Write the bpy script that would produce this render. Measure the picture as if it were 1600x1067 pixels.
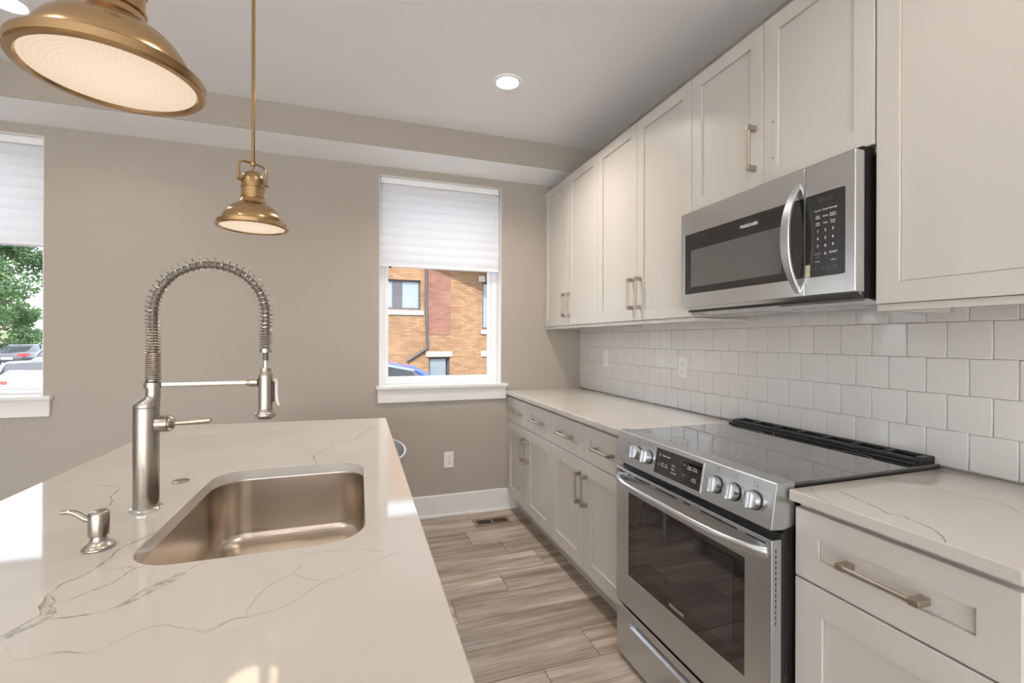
import bpy, bmesh, math, random
from mathutils import Vector, Matrix
random.seed(7)
PI = math.pi
for o in list(bpy.data.objects):
    bpy.data.objects.remove(o)
SC = bpy.context.scene
COL = SC.collection

# ------------------------------------------------------------ camera
CAM_H = 1.302
cam_d = bpy.data.cameras.new('camera'); cam_d.lens = 16.0; cam_d.sensor_width = 36.0; cam_d.sensor_fit = 'HORIZONTAL'
cam_d.shift_y = -0.0016; cam_d.clip_start = 0.02; cam_d.clip_end = 300
cam = bpy.data.objects.new('camera', cam_d); COL.objects.link(cam); SC.camera = cam
yaw, roll = math.radians(18.56), math.radians(0.19)
F_ = Vector((math.sin(yaw), math.cos(yaw), 0)); R0 = Vector((math.cos(yaw), -math.sin(yaw), 0)); Z_ = Vector((0, 0, 1))
R_ = R0 * math.cos(roll) + Z_ * math.sin(roll); U_ = Z_ * math.cos(roll) - R0 * math.sin(roll)
cm = Matrix((R_, U_, -F_)).transposed().to_4x4(); cm.translation = Vector((0, 0, CAM_H)); cam.matrix_world = cm

# ------------------------------------------------------------ world, sun, exposure
SC.view_settings.view_transform = 'Standard'; SC.view_settings.look = 'None'
SC.view_settings.exposure = 0.58; SC.view_settings.gamma = 1.0; SC.view_settings.use_curve_mapping = False
world = bpy.data.worlds.new('sky'); SC.world = world; world.use_nodes = True
nt = world.node_tree; nt.nodes.clear()
wo = nt.nodes.new('ShaderNodeOutputWorld'); bg = nt.nodes.new('ShaderNodeBackground')
sky = nt.nodes.new('ShaderNodeTexSky'); sky.sky_type = 'NISHITA'; sky.sun_disc = False
sky.sun_elevation = math.radians(52); sky.sun_rotation = math.radians(200); sky.dust_density = 2.5; sky.air_density = 1.0; sky.ozone_density = 1.0
hz = nt.nodes.new('ShaderNodeMixRGB'); hz.inputs['Fac'].default_value = 0.55; hz.inputs['Color2'].default_value = (6.8, 7.1, 7.7, 1)
nt.links.new(sky.outputs[0], hz.inputs['Color1']); nt.links.new(hz.outputs[0], bg.inputs['Color'])
bg.inputs['Strength'].default_value = 0.78
nt.links.new(bg.outputs[0], wo.inputs['Surface'])
sun_d = bpy.data.lights.new('sun', 'SUN'); sun_d.energy = 9.0; sun_d.angle = math.radians(0.6); sun_d.color = (1, 0.975, 0.94)
sun = bpy.data.objects.new('sun', sun_d); COL.objects.link(sun)
sun.rotation_euler = Vector((0.12, 1.0, -0.95)).to_track_quat('-Z', 'Y').to_euler()

# ------------------------------------------------------------ helpers
def link(o, parent=None):
    COL.objects.link(o)
    if parent is not None: o.parent = parent
    return o
def tag(o, label=None, cat=None, group=None, kind=None):
    if label: o['label'] = label
    if cat: o['category'] = cat
    if group: o['group'] = group
    if kind: o['kind'] = kind
    return o
def thing(name, loc, label=None, cat=None, group=None, kind=None):
    o = bpy.data.objects.new(name, None); o.empty_display_size = 0.05; o.location = loc
    link(o); return tag(o, label, cat, group, kind)
def root_of(o):
    while o.parent is not None: o = o.parent
    return o

class B:
    """collects geometry, in world coordinates, for ONE mesh object"""
    def __init__(s): s.bm = bmesh.new(); s.mi = 0
    def _tag(s, faces):
        for f in faces: f.material_index = s.mi
    def box(s, x0, x1, y0, y1, z0, z1, bev=0.0, seg=2):
        x0, x1 = sorted((x0, x1)); y0, y1 = sorted((y0, y1)); z0, z1 = sorted((z0, z1))
        t = bmesh.new()
        v = [t.verts.new((x, y, z)) for x in (x0, x1) for y in (y0, y1) for z in (z0, z1)]
        for q in ((0,1,3,2),(4,6,7,5),(0,4,5,1),(2,3,7,6),(0,2,6,4),(1,5,7,3)): t.faces.new([v[i] for i in q])
        if bev > 0:
            bmesh.ops.bevel(t, geom=list(t.edges), offset=bev, segments=seg, affect='EDGES', profile=0.5)
        return s.merge(t)
    def merge(s, t, M=None):
        mp = {}
        for v in t.verts: mp[v] = s.bm.verts.new(M @ v.co if M else v.co)
        fs = []
        for f in t.faces:
            try: nf = s.bm.faces.new([mp[v] for v in f.verts]); nf.material_index = s.mi; fs.append(nf)
            except ValueError: pass
        t.free(); return fs
    def obox(s, sx, sy, sz, M, bev=0.0):
        t = B(); t.box(-sx/2, sx/2, -sy/2, sy/2, -sz/2, sz/2, bev); return s.merge(t.bm, M)
    def loft(s, rings, cap0=True, cap1=True, closed=True):
        vs = [[s.bm.verts.new(p) for p in r] for r in rings]
        n = len(vs[0]); fs = []
        for a, b in zip(vs[:-1], vs[1:]):
            for i in range(n if closed else n-1):
                j = (i+1) % n
                try: fs.append(s.bm.faces.new((a[i], a[j], b[j], b[i])))
                except ValueError: pass
        if cap0: fs.append(s.bm.faces.new(list(reversed(vs[0]))))
        if cap1: fs.append(s.bm.faces.new(vs[-1]))
        s._tag(fs); return fs
    def lathe(s, prof, c=(0,0,0), n=48, axis=None, cap0=True, cap1=True):
        """prof: (radius, height) pairs along axis (default +z)"""
        M = Matrix.Translation(Vector(c))
        if axis is not None: M = M @ Vector(axis).to_track_quat('Z', 'Y').to_matrix().to_4x4()
        rings = [[M @ Vector((max(r,1e-5)*math.cos(2*PI*i/n), max(r,1e-5)*math.sin(2*PI*i/n), h)) for i in range(n)] for r, h in prof]
        return s.loft(rings, cap0, cap1)
    def cyl(s, p0, p1, r, n=24, r2=None, bev=0.0):
        p0, p1 = Vector(p0), Vector(p1); d = p1-p0; L = d.length; r2 = r if r2 is None else r2
        if bev > 0: prof = [(r-bev,0),(r,bev),(r2,L-bev),(r2-bev,L)]
        else: prof = [(r,0),(r2,L)]
        return s.lathe(prof, p0, n, d)
    def tube(s, pts, r, n=12, closed=False, caps=True):
        pts = [Vector(p) for p in pts]; N = len(pts)
        rr = r if isinstance(r, (list, tuple)) else [r]*N
        T = []
        for i in range(N):
            if closed: d = pts[(i+1)%N]-pts[i-1]
            else: d = pts[min(i+1,N-1)]-pts[max(i-1,0)]
            T.append(d.normalized())
        up = Vector((0,0,1)) if abs(T[0].z) < 0.9 else Vector((1,0,0))
        nrm = (up - T[0]*up.dot(T[0])).normalized(); rings = []
        for i in range(N):
            nrm = (nrm - T[i]*nrm.dot(T[i])).normalized(); b = T[i].cross(nrm)
            rings.append([pts[i]+(nrm*math.cos(2*PI*k/n)+b*math.sin(2*PI*k/n))*rr[i] for k in range(n)])
        if closed: rings.append(rings[0])
        return s.loft(rings, caps and not closed, caps and not closed)
    def prism(s, poly, axis, a0, a1, bev=0.0):
        """poly: 2-D outline; axis 'x' -> (y,z), 'y' -> (x,z), 'z' -> (x,y)"""
        def P(p, a):
            return {'x': (a,p[0],p[1]), 'y': (p[0],a,p[1]), 'z': (p[0],p[1],a)}[axis]
        t = bmesh.new(); A = [t.verts.new(P(p,a0)) for p in poly]; C = [t.verts.new(P(p,a1)) for p in poly]
        n = len(poly)
        for i in range(n): t.faces.new((A[i],A[(i+1)%n],C[(i+1)%n],C[i]))
        t.faces.new(list(reversed(A))); t.faces.new(C)
        if bev > 0: bmesh.ops.bevel(t, geom=list(t.edges), offset=bev, segments=2, affect='EDGES', profile=0.5)
        return s.merge(t)
    def text(s, body, size, origin, right, up, ext=0.0003, align='CENTER', bold=False):
        cu = bpy.data.curves.new('lettering', 'FONT'); cu.body = body; cu.size = size; cu.extrude = ext
        cu.align_x = align; cu.align_y = 'CENTER'; cu.resolution_u = 3
        if bold: cu.offset = size*0.015
        ob = bpy.data.objects.new('lettering', cu); COL.objects.link(ob)
        bpy.context.view_layer.update()
        me = bpy.data.meshes.new_from_object(ob.evaluated_get(bpy.context.evaluated_depsgraph_get()))
        right, up = Vector(right).normalized(), Vector(up).normalized(); nn = right.cross(up)
        M = Matrix((right, up, nn)).transposed().to_4x4(); M.translation = Vector(origin)
        t = bmesh.new(); t.from_mesh(me); s.merge(t, M)
        bpy.data.objects.remove(ob); bpy.data.curves.remove(cu); bpy.data.meshes.remove(me)
    def obj(s, name, mats, parent=None, smooth=38, recalc=True, doubles=0.0, flat=14):
        bm = s.bm
        if doubles: bmesh.ops.remove_doubles(bm, verts=bm.verts, dist=doubles)
        if recalc: bmesh.ops.recalc_face_normals(bm, faces=bm.faces)
        if parent is not None:
            off = root_of(parent).location
            bmesh.ops.translate(bm, verts=bm.verts, vec=-Vector(off))
        lim = math.radians(smooth); A = {f: f.calc_area() for f in bm.faces}
        for f in bm.faces: f.smooth = True
        for e in bm.edges:
            if len(e.link_faces) != 2: e.smooth = False; continue
            an = e.calc_face_angle(0); p, q = A[e.link_faces[0]], A[e.link_faces[1]]
            if an > lim or (an > 0.04 and max(p, q) > flat*min(p, q)): e.smooth = False
        me = bpy.data.meshes.new(name); bm.to_mesh(me); bm.free()
        for m in (mats if isinstance(mats, (list, tuple)) else [mats]): me.materials.append(m)
        o = bpy.data.objects.new(name, me)
        return link(o, parent)

def box(name, mat, parent, *a, bev=0.0):
    b = B(); b.box(*a, bev=bev); return b.obj(name, mat, parent)
def struct(o): o['kind'] = 'structure'; return o
def rrect(x0, x1, y0, y1, r, n=8):
    out = []
    for cx, cy, a in ((x1-r,y1-r,0),(x0+r,y1-r,90),(x0+r,y0+r,180),(x1-r,y0+r,270)):
        for i in range(n+1):
            t = math.radians(a+90*i/n); out.append((cx+r*math.cos(t), cy+r*math.sin(t)))
    return out

# ------------------------------------------------------------ materials
def mat(name, color=(0.8,0.8,0.8), rough=0.5, metal=0.0, spec=0.5, coat=0.0, emis=None, es=0.0, trans=0.0, ior=1.45, alpha=1.0):
    m = bpy.data.materials.new(name); m.use_nodes = True
    p = m.node_tree.nodes['Principled BSDF']
    p.inputs['Base Color'].default_value = (*color, 1); p.inputs['Roughness'].default_value = rough
    p.inputs['Metallic'].default_value = metal; p.inputs['Specular IOR Level'].default_value = spec
    p.inputs['Coat Weight'].default_value = coat; p.inputs['Coat Roughness'].default_value = 0.04
    p.inputs['Transmission Weight'].default_value = trans; p.inputs['IOR'].default_value = ior; p.inputs['Alpha'].default_value = alpha
    if emis: p.inputs['Emission Color'].default_value = (*emis, 1); p.inputs['Emission Strength'].default_value = es
    return m
def N(m, t, **kw):
    n = m.node_tree.nodes.new(t)
    for k, v in kw.items():
        if k in n.inputs.keys(): n.inputs[k].default_value = v
        else: setattr(n, k, v)
    return n
def L(m, a, b): m.node_tree.links.new(a, b)
def pbsdf(m): return m.node_tree.nodes['Principled BSDF']
def coords(m, scale=(1,1,1), kind='Object'):
    tc = N(m, 'ShaderNodeTexCoord'); mp = N(m, 'ShaderNodeMapping'); mp.inputs['Scale'].default_value = scale
    L(m, tc.outputs[kind], mp.inputs['Vector']); return mp.outputs[0]
def add_bump(m, height, strength=0.2, dist=0.001):
    b = N(m, 'ShaderNodeBump'); b.inputs['Strength'].default_value = strength; b.inputs['Distance'].default_value = dist
    L(m, height, b.inputs['Height']); L(m, b.outputs[0], pbsdf(m).inputs['Normal'])
def ramp(m, fac, stops):
    r = N(m, 'ShaderNodeValToRGB'); e = r.color_ramp.elements
    while len(e) < len(stops): e.new(0.5)
    for el, (p, c) in zip(e, stops): el.position = p; el.color = (*c, 1)
    L(m, fac, r.inputs['Fac']); return r.outputs[0]
def paint(name, color, rough=0.6, amount=0.15, scale=260):
    m = mat(name, color, rough); n = N(m, 'ShaderNodeTexNoise'); n.inputs['Scale'].default_value = scale
    L(m, coords(m), n.inputs['Vector']); add_bump(m, n.outputs['Fac'], amount, 0.0006); return m
def brushed(name, color, rough, scale, bump=0.12, var=0.08, aniso=0.0):
    m = mat(name, color, rough, 1.0)
    n = N(m, 'ShaderNodeTexNoise'); n.inputs['Scale'].default_value = 1.0; n.inputs['Detail'].default_value = 3
    L(m, coords(m, scale), n.inputs['Vector']); add_bump(m, n.outputs['Fac'], bump*0.12, 0.0001)
    mr = N(m, 'ShaderNodeMapRange'); mr.inputs['To Min'].default_value = rough-var/2; mr.inputs['To Max'].default_value = rough+var
    L(m, n.outputs['Fac'], mr.inputs['Value']); L(m, mr.outputs[0], pbsdf(m).inputs['Roughness'])
    if aniso:
        tg = N(m, 'ShaderNodeTangent'); tg.direction_type = 'RADIAL'; tg.axis = 'Z'; L(m, tg.outputs[0], pbsdf(m).inputs['Tangent'])
        pbsdf(m).inputs['Anisotropic'].default_value = aniso
    return m

M_wall = paint('wall_paint', (0.395, 0.353, 0.306), 0.55)
M_ceil = paint('ceiling_paint', (0.86, 0.87, 0.87), 0.8)
M_trim = paint('trim_paint', (0.74, 0.73, 0.71), 0.35, 0.05)
M_cab = paint('cabinet_paint', (0.585, 0.555, 0.512), 0.34, 0.05)
M_cabin = mat('cabinet_inside', (0.62, 0.57, 0.50), 0.6)
M_vinyl = mat('window_vinyl', (0.86, 0.87, 0.88), 0.35)
M_steel = mat('brushed_steel', (0.64, 0.65, 0.655), 0.25, 1.0)
M_steel_light = brushed('satin_steel', (0.61, 0.635, 0.66), 0.30, (60, 6, 500), 0.0, 0.02)
M_nickel = brushed('brushed_nickel', (0.44, 0.402, 0.355), 0.25, (30, 30, 900), 0.0, 0.015, 0.65)
M_pull = brushed('pull_nickel', (0.46, 0.40, 0.335), 0.36, (300, 300, 300), 0.04)
M_sink = brushed('sink_steel', (0.66, 0.59, 0.52), 0.26, (12, 12, 700), 0.0, 0.02)
M_brass = brushed('antique_brass', (0.50, 0.325, 0.165), 0.20, (40, 40, 700), 0.0, 0.02, 0.7)
M_chrome = mat('chrome', (0.78, 0.77, 0.75), 0.1, 1.0)
M_black = mat('black_plastic', (0.012, 0.012, 0.012), 0.35)
M_blackmetal = mat('black_enamel', (0.018, 0.017, 0.016), 0.25)
M_glassblack = mat('black_glass', (0.010, 0.010, 0.011), 0.03, 0, 0.9, 0.0, ior=1.6)
M_ovenglass = mat('oven_glass', (0.022, 0.022, 0.023), 0.03, 0, 0.8, 0.0, ior=1.7)
M_cooktop = mat('cooktop_glass', (0.016, 0.016, 0.018), 0.005, 0, 1.0, 0.9, ior=1.7)
M_white_ink = mat('white_print', (0.75, 0.75, 0.75), 0.5)
M_grey_ink = mat('grey_print', (0.22, 0.22, 0.22), 0.5)
M_dark_ink = mat('dark_print', (0.05, 0.05, 0.05), 0.5)
M_hole = mat('dark_hole', (0.02, 0.018, 0.016), 0.7)
M_plate = mat('outlet_plastic', (0.78, 0.76, 0.72), 0.3)
M_hose = mat('grey_hose', (0.14, 0.12, 0.105), 0.45, 0.3)
M_grout = paint('grout', (0.50, 0.47, 0.435), 0.85, 0.3, 500)
M_clear = mat('window_glass', (1,1,1), 0.0, 0, 0.5, trans=1.0, ior=1.01)

# windows: thin pane passing light straight through
def glass_mat(name, T):
    m = bpy.data.materials.new(name); m.use_nodes = True; t = m.node_tree; t.nodes.clear()
    o = t.nodes.new('ShaderNodeOutputMaterial'); mx = t.nodes.new('ShaderNodeMixShader'); tr = t.nodes.new('ShaderNodeBsdfTransparent')
    gl = t.nodes.new('ShaderNodeBsdfGlossy'); gl.inputs['Roughness'].default_value = 0.01; tr.inputs['Color'].default_value = (T,T*0.995,T*0.985,1)
    mx.inputs['Fac'].default_value = 0.004
    t.links.new(tr.outputs[0], mx.inputs[1]); t.links.new(gl.outputs[0], mx.inputs[2]); t.links.new(mx.outputs[0], o.inputs[0]); return m
M_pane = glass_mat('clear_pane', 0.97)
M_dim_pane = glass_mat('dimming_pane', 0.80)  # darkening put into the glass colour to dim the view outdoors

def quartz_mat():
    m = mat('white_quartz', (0.78, 0.735, 0.675), 0.055, 0, 0.5)
    c = coords(m)
    n = N(m, 'ShaderNodeTexNoise'); n.inputs['Scale'].default_value = 1.6; n.inputs['Detail'].default_value = 6; n.inputs['Distortion'].default_value = 0.6
    L(m, c, n.inputs['Vector'])
    col = ramp(m, n.outputs['Fac'], [(0.35, (0.54,0.505,0.46)), (0.6, (0.58,0.548,0.508))])
    L(m, col, pbsdf(m).inputs['Base Color'])
    n2 = N(m, 'ShaderNodeTexNoise'); n2.inputs['Scale'].default_value = 900; L(m, c, n2.inputs['Vector']); add_bump(m, n2.outputs['Fac'], 0.02, 0.00005)
    return m
M_quartz = quartz_mat()
def vein_mat(name, c1, c2, lo, hi, scale):
    m = mat(name, c1, 0.07, 0, 0.5)
    n = N(m, 'ShaderNodeTexNoise'); n.inputs['Scale'].default_value = scale; n.inputs['Detail'].default_value = 4
    L(m, coords(m), n.inputs['Vector'])
    L(m, ramp(m, n.outputs['Fac'], [(lo, c1), (hi, c2)]), pbsdf(m).inputs['Base Color']); return m
M_vein = vein_mat('quartz_vein', (0.25,0.225,0.20), (0.53,0.50,0.46), 0.44, 0.70, 45)
M_veinthin = vein_mat('quartz_vein_faint', (0.41,0.375,0.34), (0.55,0.52,0.48), 0.42, 0.70, 30)
M_veinpatch = vein_mat('quartz_vein_patch', (0.37,0.34,0.305), (0.55,0.52,0.48), 0.38, 0.60, 90)

def tile_mat():
    m = mat('glazed_tile', (0.70, 0.69, 0.67), 0.09, 0, 0.5)
    n = N(m, 'ShaderNodeTexNoise'); n.inputs['Scale'].default_value = 16; n.inputs['Detail'].default_value = 1
    L(m, coords(m), n.inputs['Vector']); add_bump(m, n.outputs['Fac'], 0.2, 0.003)
    return m
M_tile = tile_mat()

def floor_mat():
    m = mat('wood_plank', (0.3,0.25,0.2), 0.42, 0, 0.4)
    at = N(m, 'ShaderNodeAttribute'); at.attribute_name = 'plank'
    tc = N(m, 'ShaderNodeTexCoord')
    sc = N(m, 'ShaderNodeVectorMath', operation='MULTIPLY'); sc.inputs[1].default_value = (0.9, 10.0, 1.0)
    L(m, tc.outputs['Object'], sc.inputs[0])
    off = N(m, 'ShaderNodeVectorMath', operation='MULTIPLY'); off.inputs[1].default_value = (37.0, 11.0, 53.0)
    L(m, at.outputs['Color'], off.inputs[0])
    ad = N(m, 'ShaderNodeVectorMath', operation='ADD'); L(m, sc.outputs[0], ad.inputs[0]); L(m, off.outputs[0], ad.inputs[1])
    n1 = N(m, 'ShaderNodeTexNoise'); n1.inputs['Scale'].default_value = 1.7; n1.inputs['Detail'].default_value = 7; n1.inputs['Roughness'].default_value = 0.62; n1.inputs['Distortion'].default_value = 0.25
    L(m, ad.outputs[0], n1.inputs['Vector'])
    s2 = N(m, 'ShaderNodeVectorMath', operation='MULTIPLY'); s2.inputs[1].default_value = (2.2, 11.0, 1.0); L(m, ad.outputs[0], s2.inputs[0])
    n2 = N(m, 'ShaderNodeTexNoise'); n2.inputs['Scale'].default_value = 1.5; n2.inputs['Detail'].default_value = 5; n2.inputs['Roughness'].default_value = 0.7; L(m, s2.outputs[0], n2.inputs['Vector'])
    base = ramp(m, n1.outputs['Fac'], [(0.30, (0.20,0.152,0.118)), (0.44, (0.345,0.28,0.228)), (0.56, (0.445,0.378,0.32)), (0.68, (0.59,0.515,0.445))])
    grain = ramp(m, n2.outputs['Fac'], [(0.32, (0.62,0.60,0.58)), (0.60, (1.10,1.10,1.10))])
    mx = N(m, 'ShaderNodeMixRGB', blend_type='MULTIPLY'); mx.inputs['Fac'].default_value = 1.0
    L(m, base, mx.inputs['Color1']); L(m, grain, mx.inputs['Color2'])
    sp = N(m, 'ShaderNodeSeparateColor'); L(m, at.outputs['Color'], sp.inputs[0])
    mr = N(m, 'ShaderNodeMapRange'); mr.inputs['To Min'].default_value = 0.82; mr.inputs['To Max'].default_value = 1.16; L(m, sp.outputs[0], mr.inputs['Value'])
    mx2 = N(m, 'ShaderNodeMixRGB', blend_type='MULTIPLY'); mx2.inputs['Fac'].default_value = 1.0; L(m, mx.outputs[0], mx2.inputs['Color1']); L(m, mr.outputs[0], mx2.inputs['Color2'])
    L(m, mx2.outputs[0], pbsdf(m).inputs['Base Color'])
    add_bump(m, n2.outputs['Fac'], 0.25, 0.0015)
    return m
M_floor = floor_mat()
M_gap = mat('plank_gap', (0.05, 0.04, 0.032), 0.8)

def emit(name, color, strength):
    m = bpy.data.materials.new(name); m.use_nodes = True; t = m.node_tree; t.nodes.clear()
    o = t.nodes.new('ShaderNodeOutputMaterial'); e = t.nodes.new('ShaderNodeEmission'); e.inputs['Color'].default_value = (*color,1); e.inputs['Strength'].default_value = strength
    t.links.new(e.outputs[0], o.inputs[0]); return m
M_led = emit('led_diffuser', (1.0, 0.96, 0.9), 6.0)
LAMP_W = 3.0      # watts of each recessed lamp
LAMP_C = (1.0, 0.90, 0.80)
# ============================================================ ROOM SHELL
W, D, CH, CEIL = 1.715, 3.346, 0.914, 2.743
XL, YF = -6.3, -5.0        # far left wall, wall behind the camera
WIN = {1: (0.132, 1.035), 2: (-2.63, -1.725), 3: (-5.39, -4.485)}
WZ0, WZ1 = 0.968, 2.467
def wall_with_holes(name, axis, a0, a1, z0, z1, holes, p0, p1, m):
    """axis 'x': wall runs along x at y in p0..p1; 'y': runs along y at x in p0..p1"""
    b = B(); xs = sorted({a0, a1, *[h for q in holes for h in q[:2]]})
    for u0, u1 in zip(xs[:-1], xs[1:]):
        hs = [h for h in holes if h[0] <= u0+1e-6 and h[1] >= u1-1e-6]
        segs = [(z0, z1)] if not hs else [(z0, hs[0][2]), (hs[0][3], z1)]
        for s0, s1 in segs:
            if s1-s0 < 1e-4: continue
            if axis == 'x': b.box(u0, u1, p0, p1, s0, s1)
            else: b.box(p0, p1, u0, u1, s0, s1)
    o = b.obj(name, m, None, doubles=1e-5); return struct(o)
WT = 0.24
wall_with_holes('wall_back', 'x', XL-0.2, W+0.2, -0.6, CEIL+0.2, [(a, c, WZ0, WZ1) for a, c in WIN.values()], D, D+WT, M_wall)
wall_with_holes('wall_front', 'x', XL-0.2, W+0.2, -0.6, CEIL+0.2, [(-5.9, -2.6, 0.06, 2.5), (-2.2, 1.3, 0.06, 2.5)], YF-WT, YF, M_wall)
wall_with_holes('wall_left', 'y', YF, D, -0.6, CEIL+0.2, [], XL-WT, XL, M_wall)
wall_with_holes('wall_right', 'y', YF, D, -0.6, CEIL+0.2, [], W, W+WT, M_wall)
struct(box('ceiling', M_ceil, None, XL, W, YF, D, CEIL, CEIL+0.15))
b = B(); b.box(XL, W, 3.085, D, 2.560, CEIL, bev=0.004); b.box(XL, W, 3.20, D, 2.530, 2.5605)
b2 = B(); b2.prism([(3.085, CEIL), (3.085, 2.562), (3.088, 2.5595), (D, 2.5275), (D, CEIL)], 'x', XL, W)
for f in b2.bm.faces:
    f.normal_update()
bmesh.ops.recalc_face_normals(b2.bm, faces=b2.bm.faces)
for f in b2.bm.faces:
    if f.normal.z < -0.9: f.material_index = 1
b.bm.free(); struct(b2.obj('ceiling_soffit', [M_wall, M_ceil], None, smooth=20))
# sub-floor and plank floor (every plank a bevelled board of one mesh)
def make_floor():
    b = B(); b.mi = 1; b.box(XL, W, YF, D, -0.08, -0.0035); b.mi = 0
    bm = b.bm; lay = bm.loops.layers.float_color.new('plank')
    PW = 0.194; y0 = 1.665 - 36*PW
    joints = {1.665-PW*1: 0.697, 1.665: 0.951, 1.665+PW*2: 0.438, 1.665+PW*3: 0.742, 1.665+PW*4: 1.029}
    k = 0; y = y0
    rnd = random.Random(11)
    while y < D:
        ya, yb = max(y, YF), min(y+PW, D)
        j = rnd.uniform(0, 1.22)
        for jy, jx in joints.items():
            if abs(jy-y) < 0.02: j = jx
        if yb > YF:
            x = j - 1.22*6
            while x < W:
                xa, xb = max(x, XL), min(x+1.22, W)
                if xb > XL+0.01:
                    g = 0.0011
                    c = (rnd.random(), rnd.random(), rnd.random(), 1)
                    A = [(xa+g,ya+g),(xb-g,ya+g),(xb-g,yb-g),(xa+g,yb-g)]
                    I = [(xa+g+.0015,ya+g+.0015),(xb-g-.0015,ya+g+.0015),(xb-g-.0015,yb-g-.0015),(xa+g+.0015,yb-g-.0015)]
                    v0 = [bm.verts.new((*p,-0.0035)) for p in A]; v1 = [bm.verts.new((*p,-0.001)) for p in A]; v2 = [bm.verts.new((*p,0)) for p in I]
                    fs = [bm.faces.new(v2)]
                    for q in range(4):
                        w = (q+1) % 4
                        fs.append(bm.faces.new((v0[q],v0[w],v1[w],v1[q]))); fs.append(bm.faces.new((v1[q],v1[w],v2[w],v2[q])))
                    for f in fs:
                        for lp in f.loops: lp[lay] = c
                x += 1.22
        y += PW; k += 1
    return struct(b.obj('floor', [M_floor, M_gap], None, smooth=20))
make_floor()
# baseboards
def baseboard(name, axis, a0, a1, p, s):
    b = B(); prof = [(0,0),(0.022,0),(0.022,0.014),(0.018,0.019),(0.014,0.020),(0.014,0.155),(0.010,0.160),(0,0.160)]
    prof = [(p+s*d, z) for d, z in prof]
    b.prism(prof, 'x' if axis == 'x' else 'y', a0, a1); struct(b.obj(name, M_trim, None, smooth=25))
baseboard('baseboard_back', 'x', XL, 1.168, D, -1)
baseboard('baseboard_left', 'y', YF+0.02, D-0.02, XL, 1)
b = None

# windows
def make_window(n, x0, x1):
    t = thing('window_%d' % n, ((x0+x1)/2, D, WZ0)); struct(t)
    yi, yo = D+0.115, D+0.195            # frame depth
    b = B()
    for (a0,a1,c0,c1) in ((x0,x0+0.045,WZ0,WZ1),(x1-0.045,x1,WZ0,WZ1),(x0+0.045,x1-0.045,WZ1-0.045,WZ1),(x0+0.045,x1-0.045,WZ0,WZ0+0.032)):
        b.box(a0,a1,yi,yo,c0,c1,bev=0.003)
    b.obj('window_frame', M_vinyl, t)
    # white painted returns (drywall reveal)
    b = B()
    b.box(x0, x0+0.004, D-0.001, yi, WZ0, WZ1); b.box(x1-0.004, x1, D-0.001, yi, WZ0, WZ1); b.box(x0+0.004, x1-0.004, D-0.001, yi, WZ1-0.004, WZ1)
    b.obj('reveal', M_trim, t)
    # sashes: lower inside, upper outside
    for nm, za, zb, ya in (('lower_sash', WZ0+0.032, 1.885, yi+0.012), ('upper_sash', 1.855, WZ1-0.045, yi+0.045)):
        b = B(); s0, s1 = x0+0.045, x1-0.045; w = 0.026
        for q in ((s0,s0+w,za,zb),(s1-w,s1,za,zb),(s0+w,s1-w,zb-w,zb),(s0+w,s1-w,za,za+w)): b.box(q[0],q[1],ya,ya+0.03,q[2],q[3],bev=0.002)
        sa = b.obj(nm, M_vinyl, t)
        box('glass', M_dim_pane, sa, s0+w, s1-w, ya+0.013, ya+0.017, za+w, zb-w)
    b = B(); b.box(x0-0.017, x1+0.047, D-0.038, yi, WZ0-0.022, WZ0+0.004, bev=0.004); b.obj('window_sill', M_trim, t)
    b = B(); b.box(x0-0.008, x1+0.036, D-0.018, D, WZ0-0.115, WZ0-0.022, bev=0.002); b.obj('sill_apron', M_trim, t)
    return t
for n, (a, c) in WIN.items(): make_window(n, a, c)
def added_window(n, axis, a0, a1, z0, z1, p):
    loc = ((a0+a1)/2, p, z0) if axis == 'x' else (p, (a0+a1)/2, z0)
    t = struct(thing('window_%d' % n, loc)); w = 0.05
    b = B(); am = (a0+a1)/2
    for q in ((a0,a0+w,z0,z1),(a1-w,a1,z0,z1),(a0+w,a1-w,z1-w,z1),(a0+w,a1-w,z0,z0+w),(am-w/2,am+w/2,z0+w,z1-w)):
        if axis == 'x': b.box(q[0],q[1],p-0.04,p+0.04,q[2],q[3],bev=0.003)
        else: b.box(p-0.04,p+0.04,q[0],q[1],q[2],q[3],bev=0.003)
    b.obj('window_frame', M_vinyl, t)
    b = B()
    for u0, u1 in ((a0+w, am-w/2), (am+w/2, a1-w)):
        if axis == 'x': b.box(u0, u1, p-0.003, p+0.003, z0+w, z1-w)
        else: b.box(p-0.003, p+0.003, u0, u1, z0+w, z1-w)
    b.obj('glass', M_pane, t)
added_window(4, 'x', -5.9, -2.6, 0.06, 2.5, YF-0.1)  # large unseen windows added behind the camera to bring in daylight
added_window(5, 'x', -2.2, 1.3, 0.06, 2.5, YF-0.1)


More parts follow.
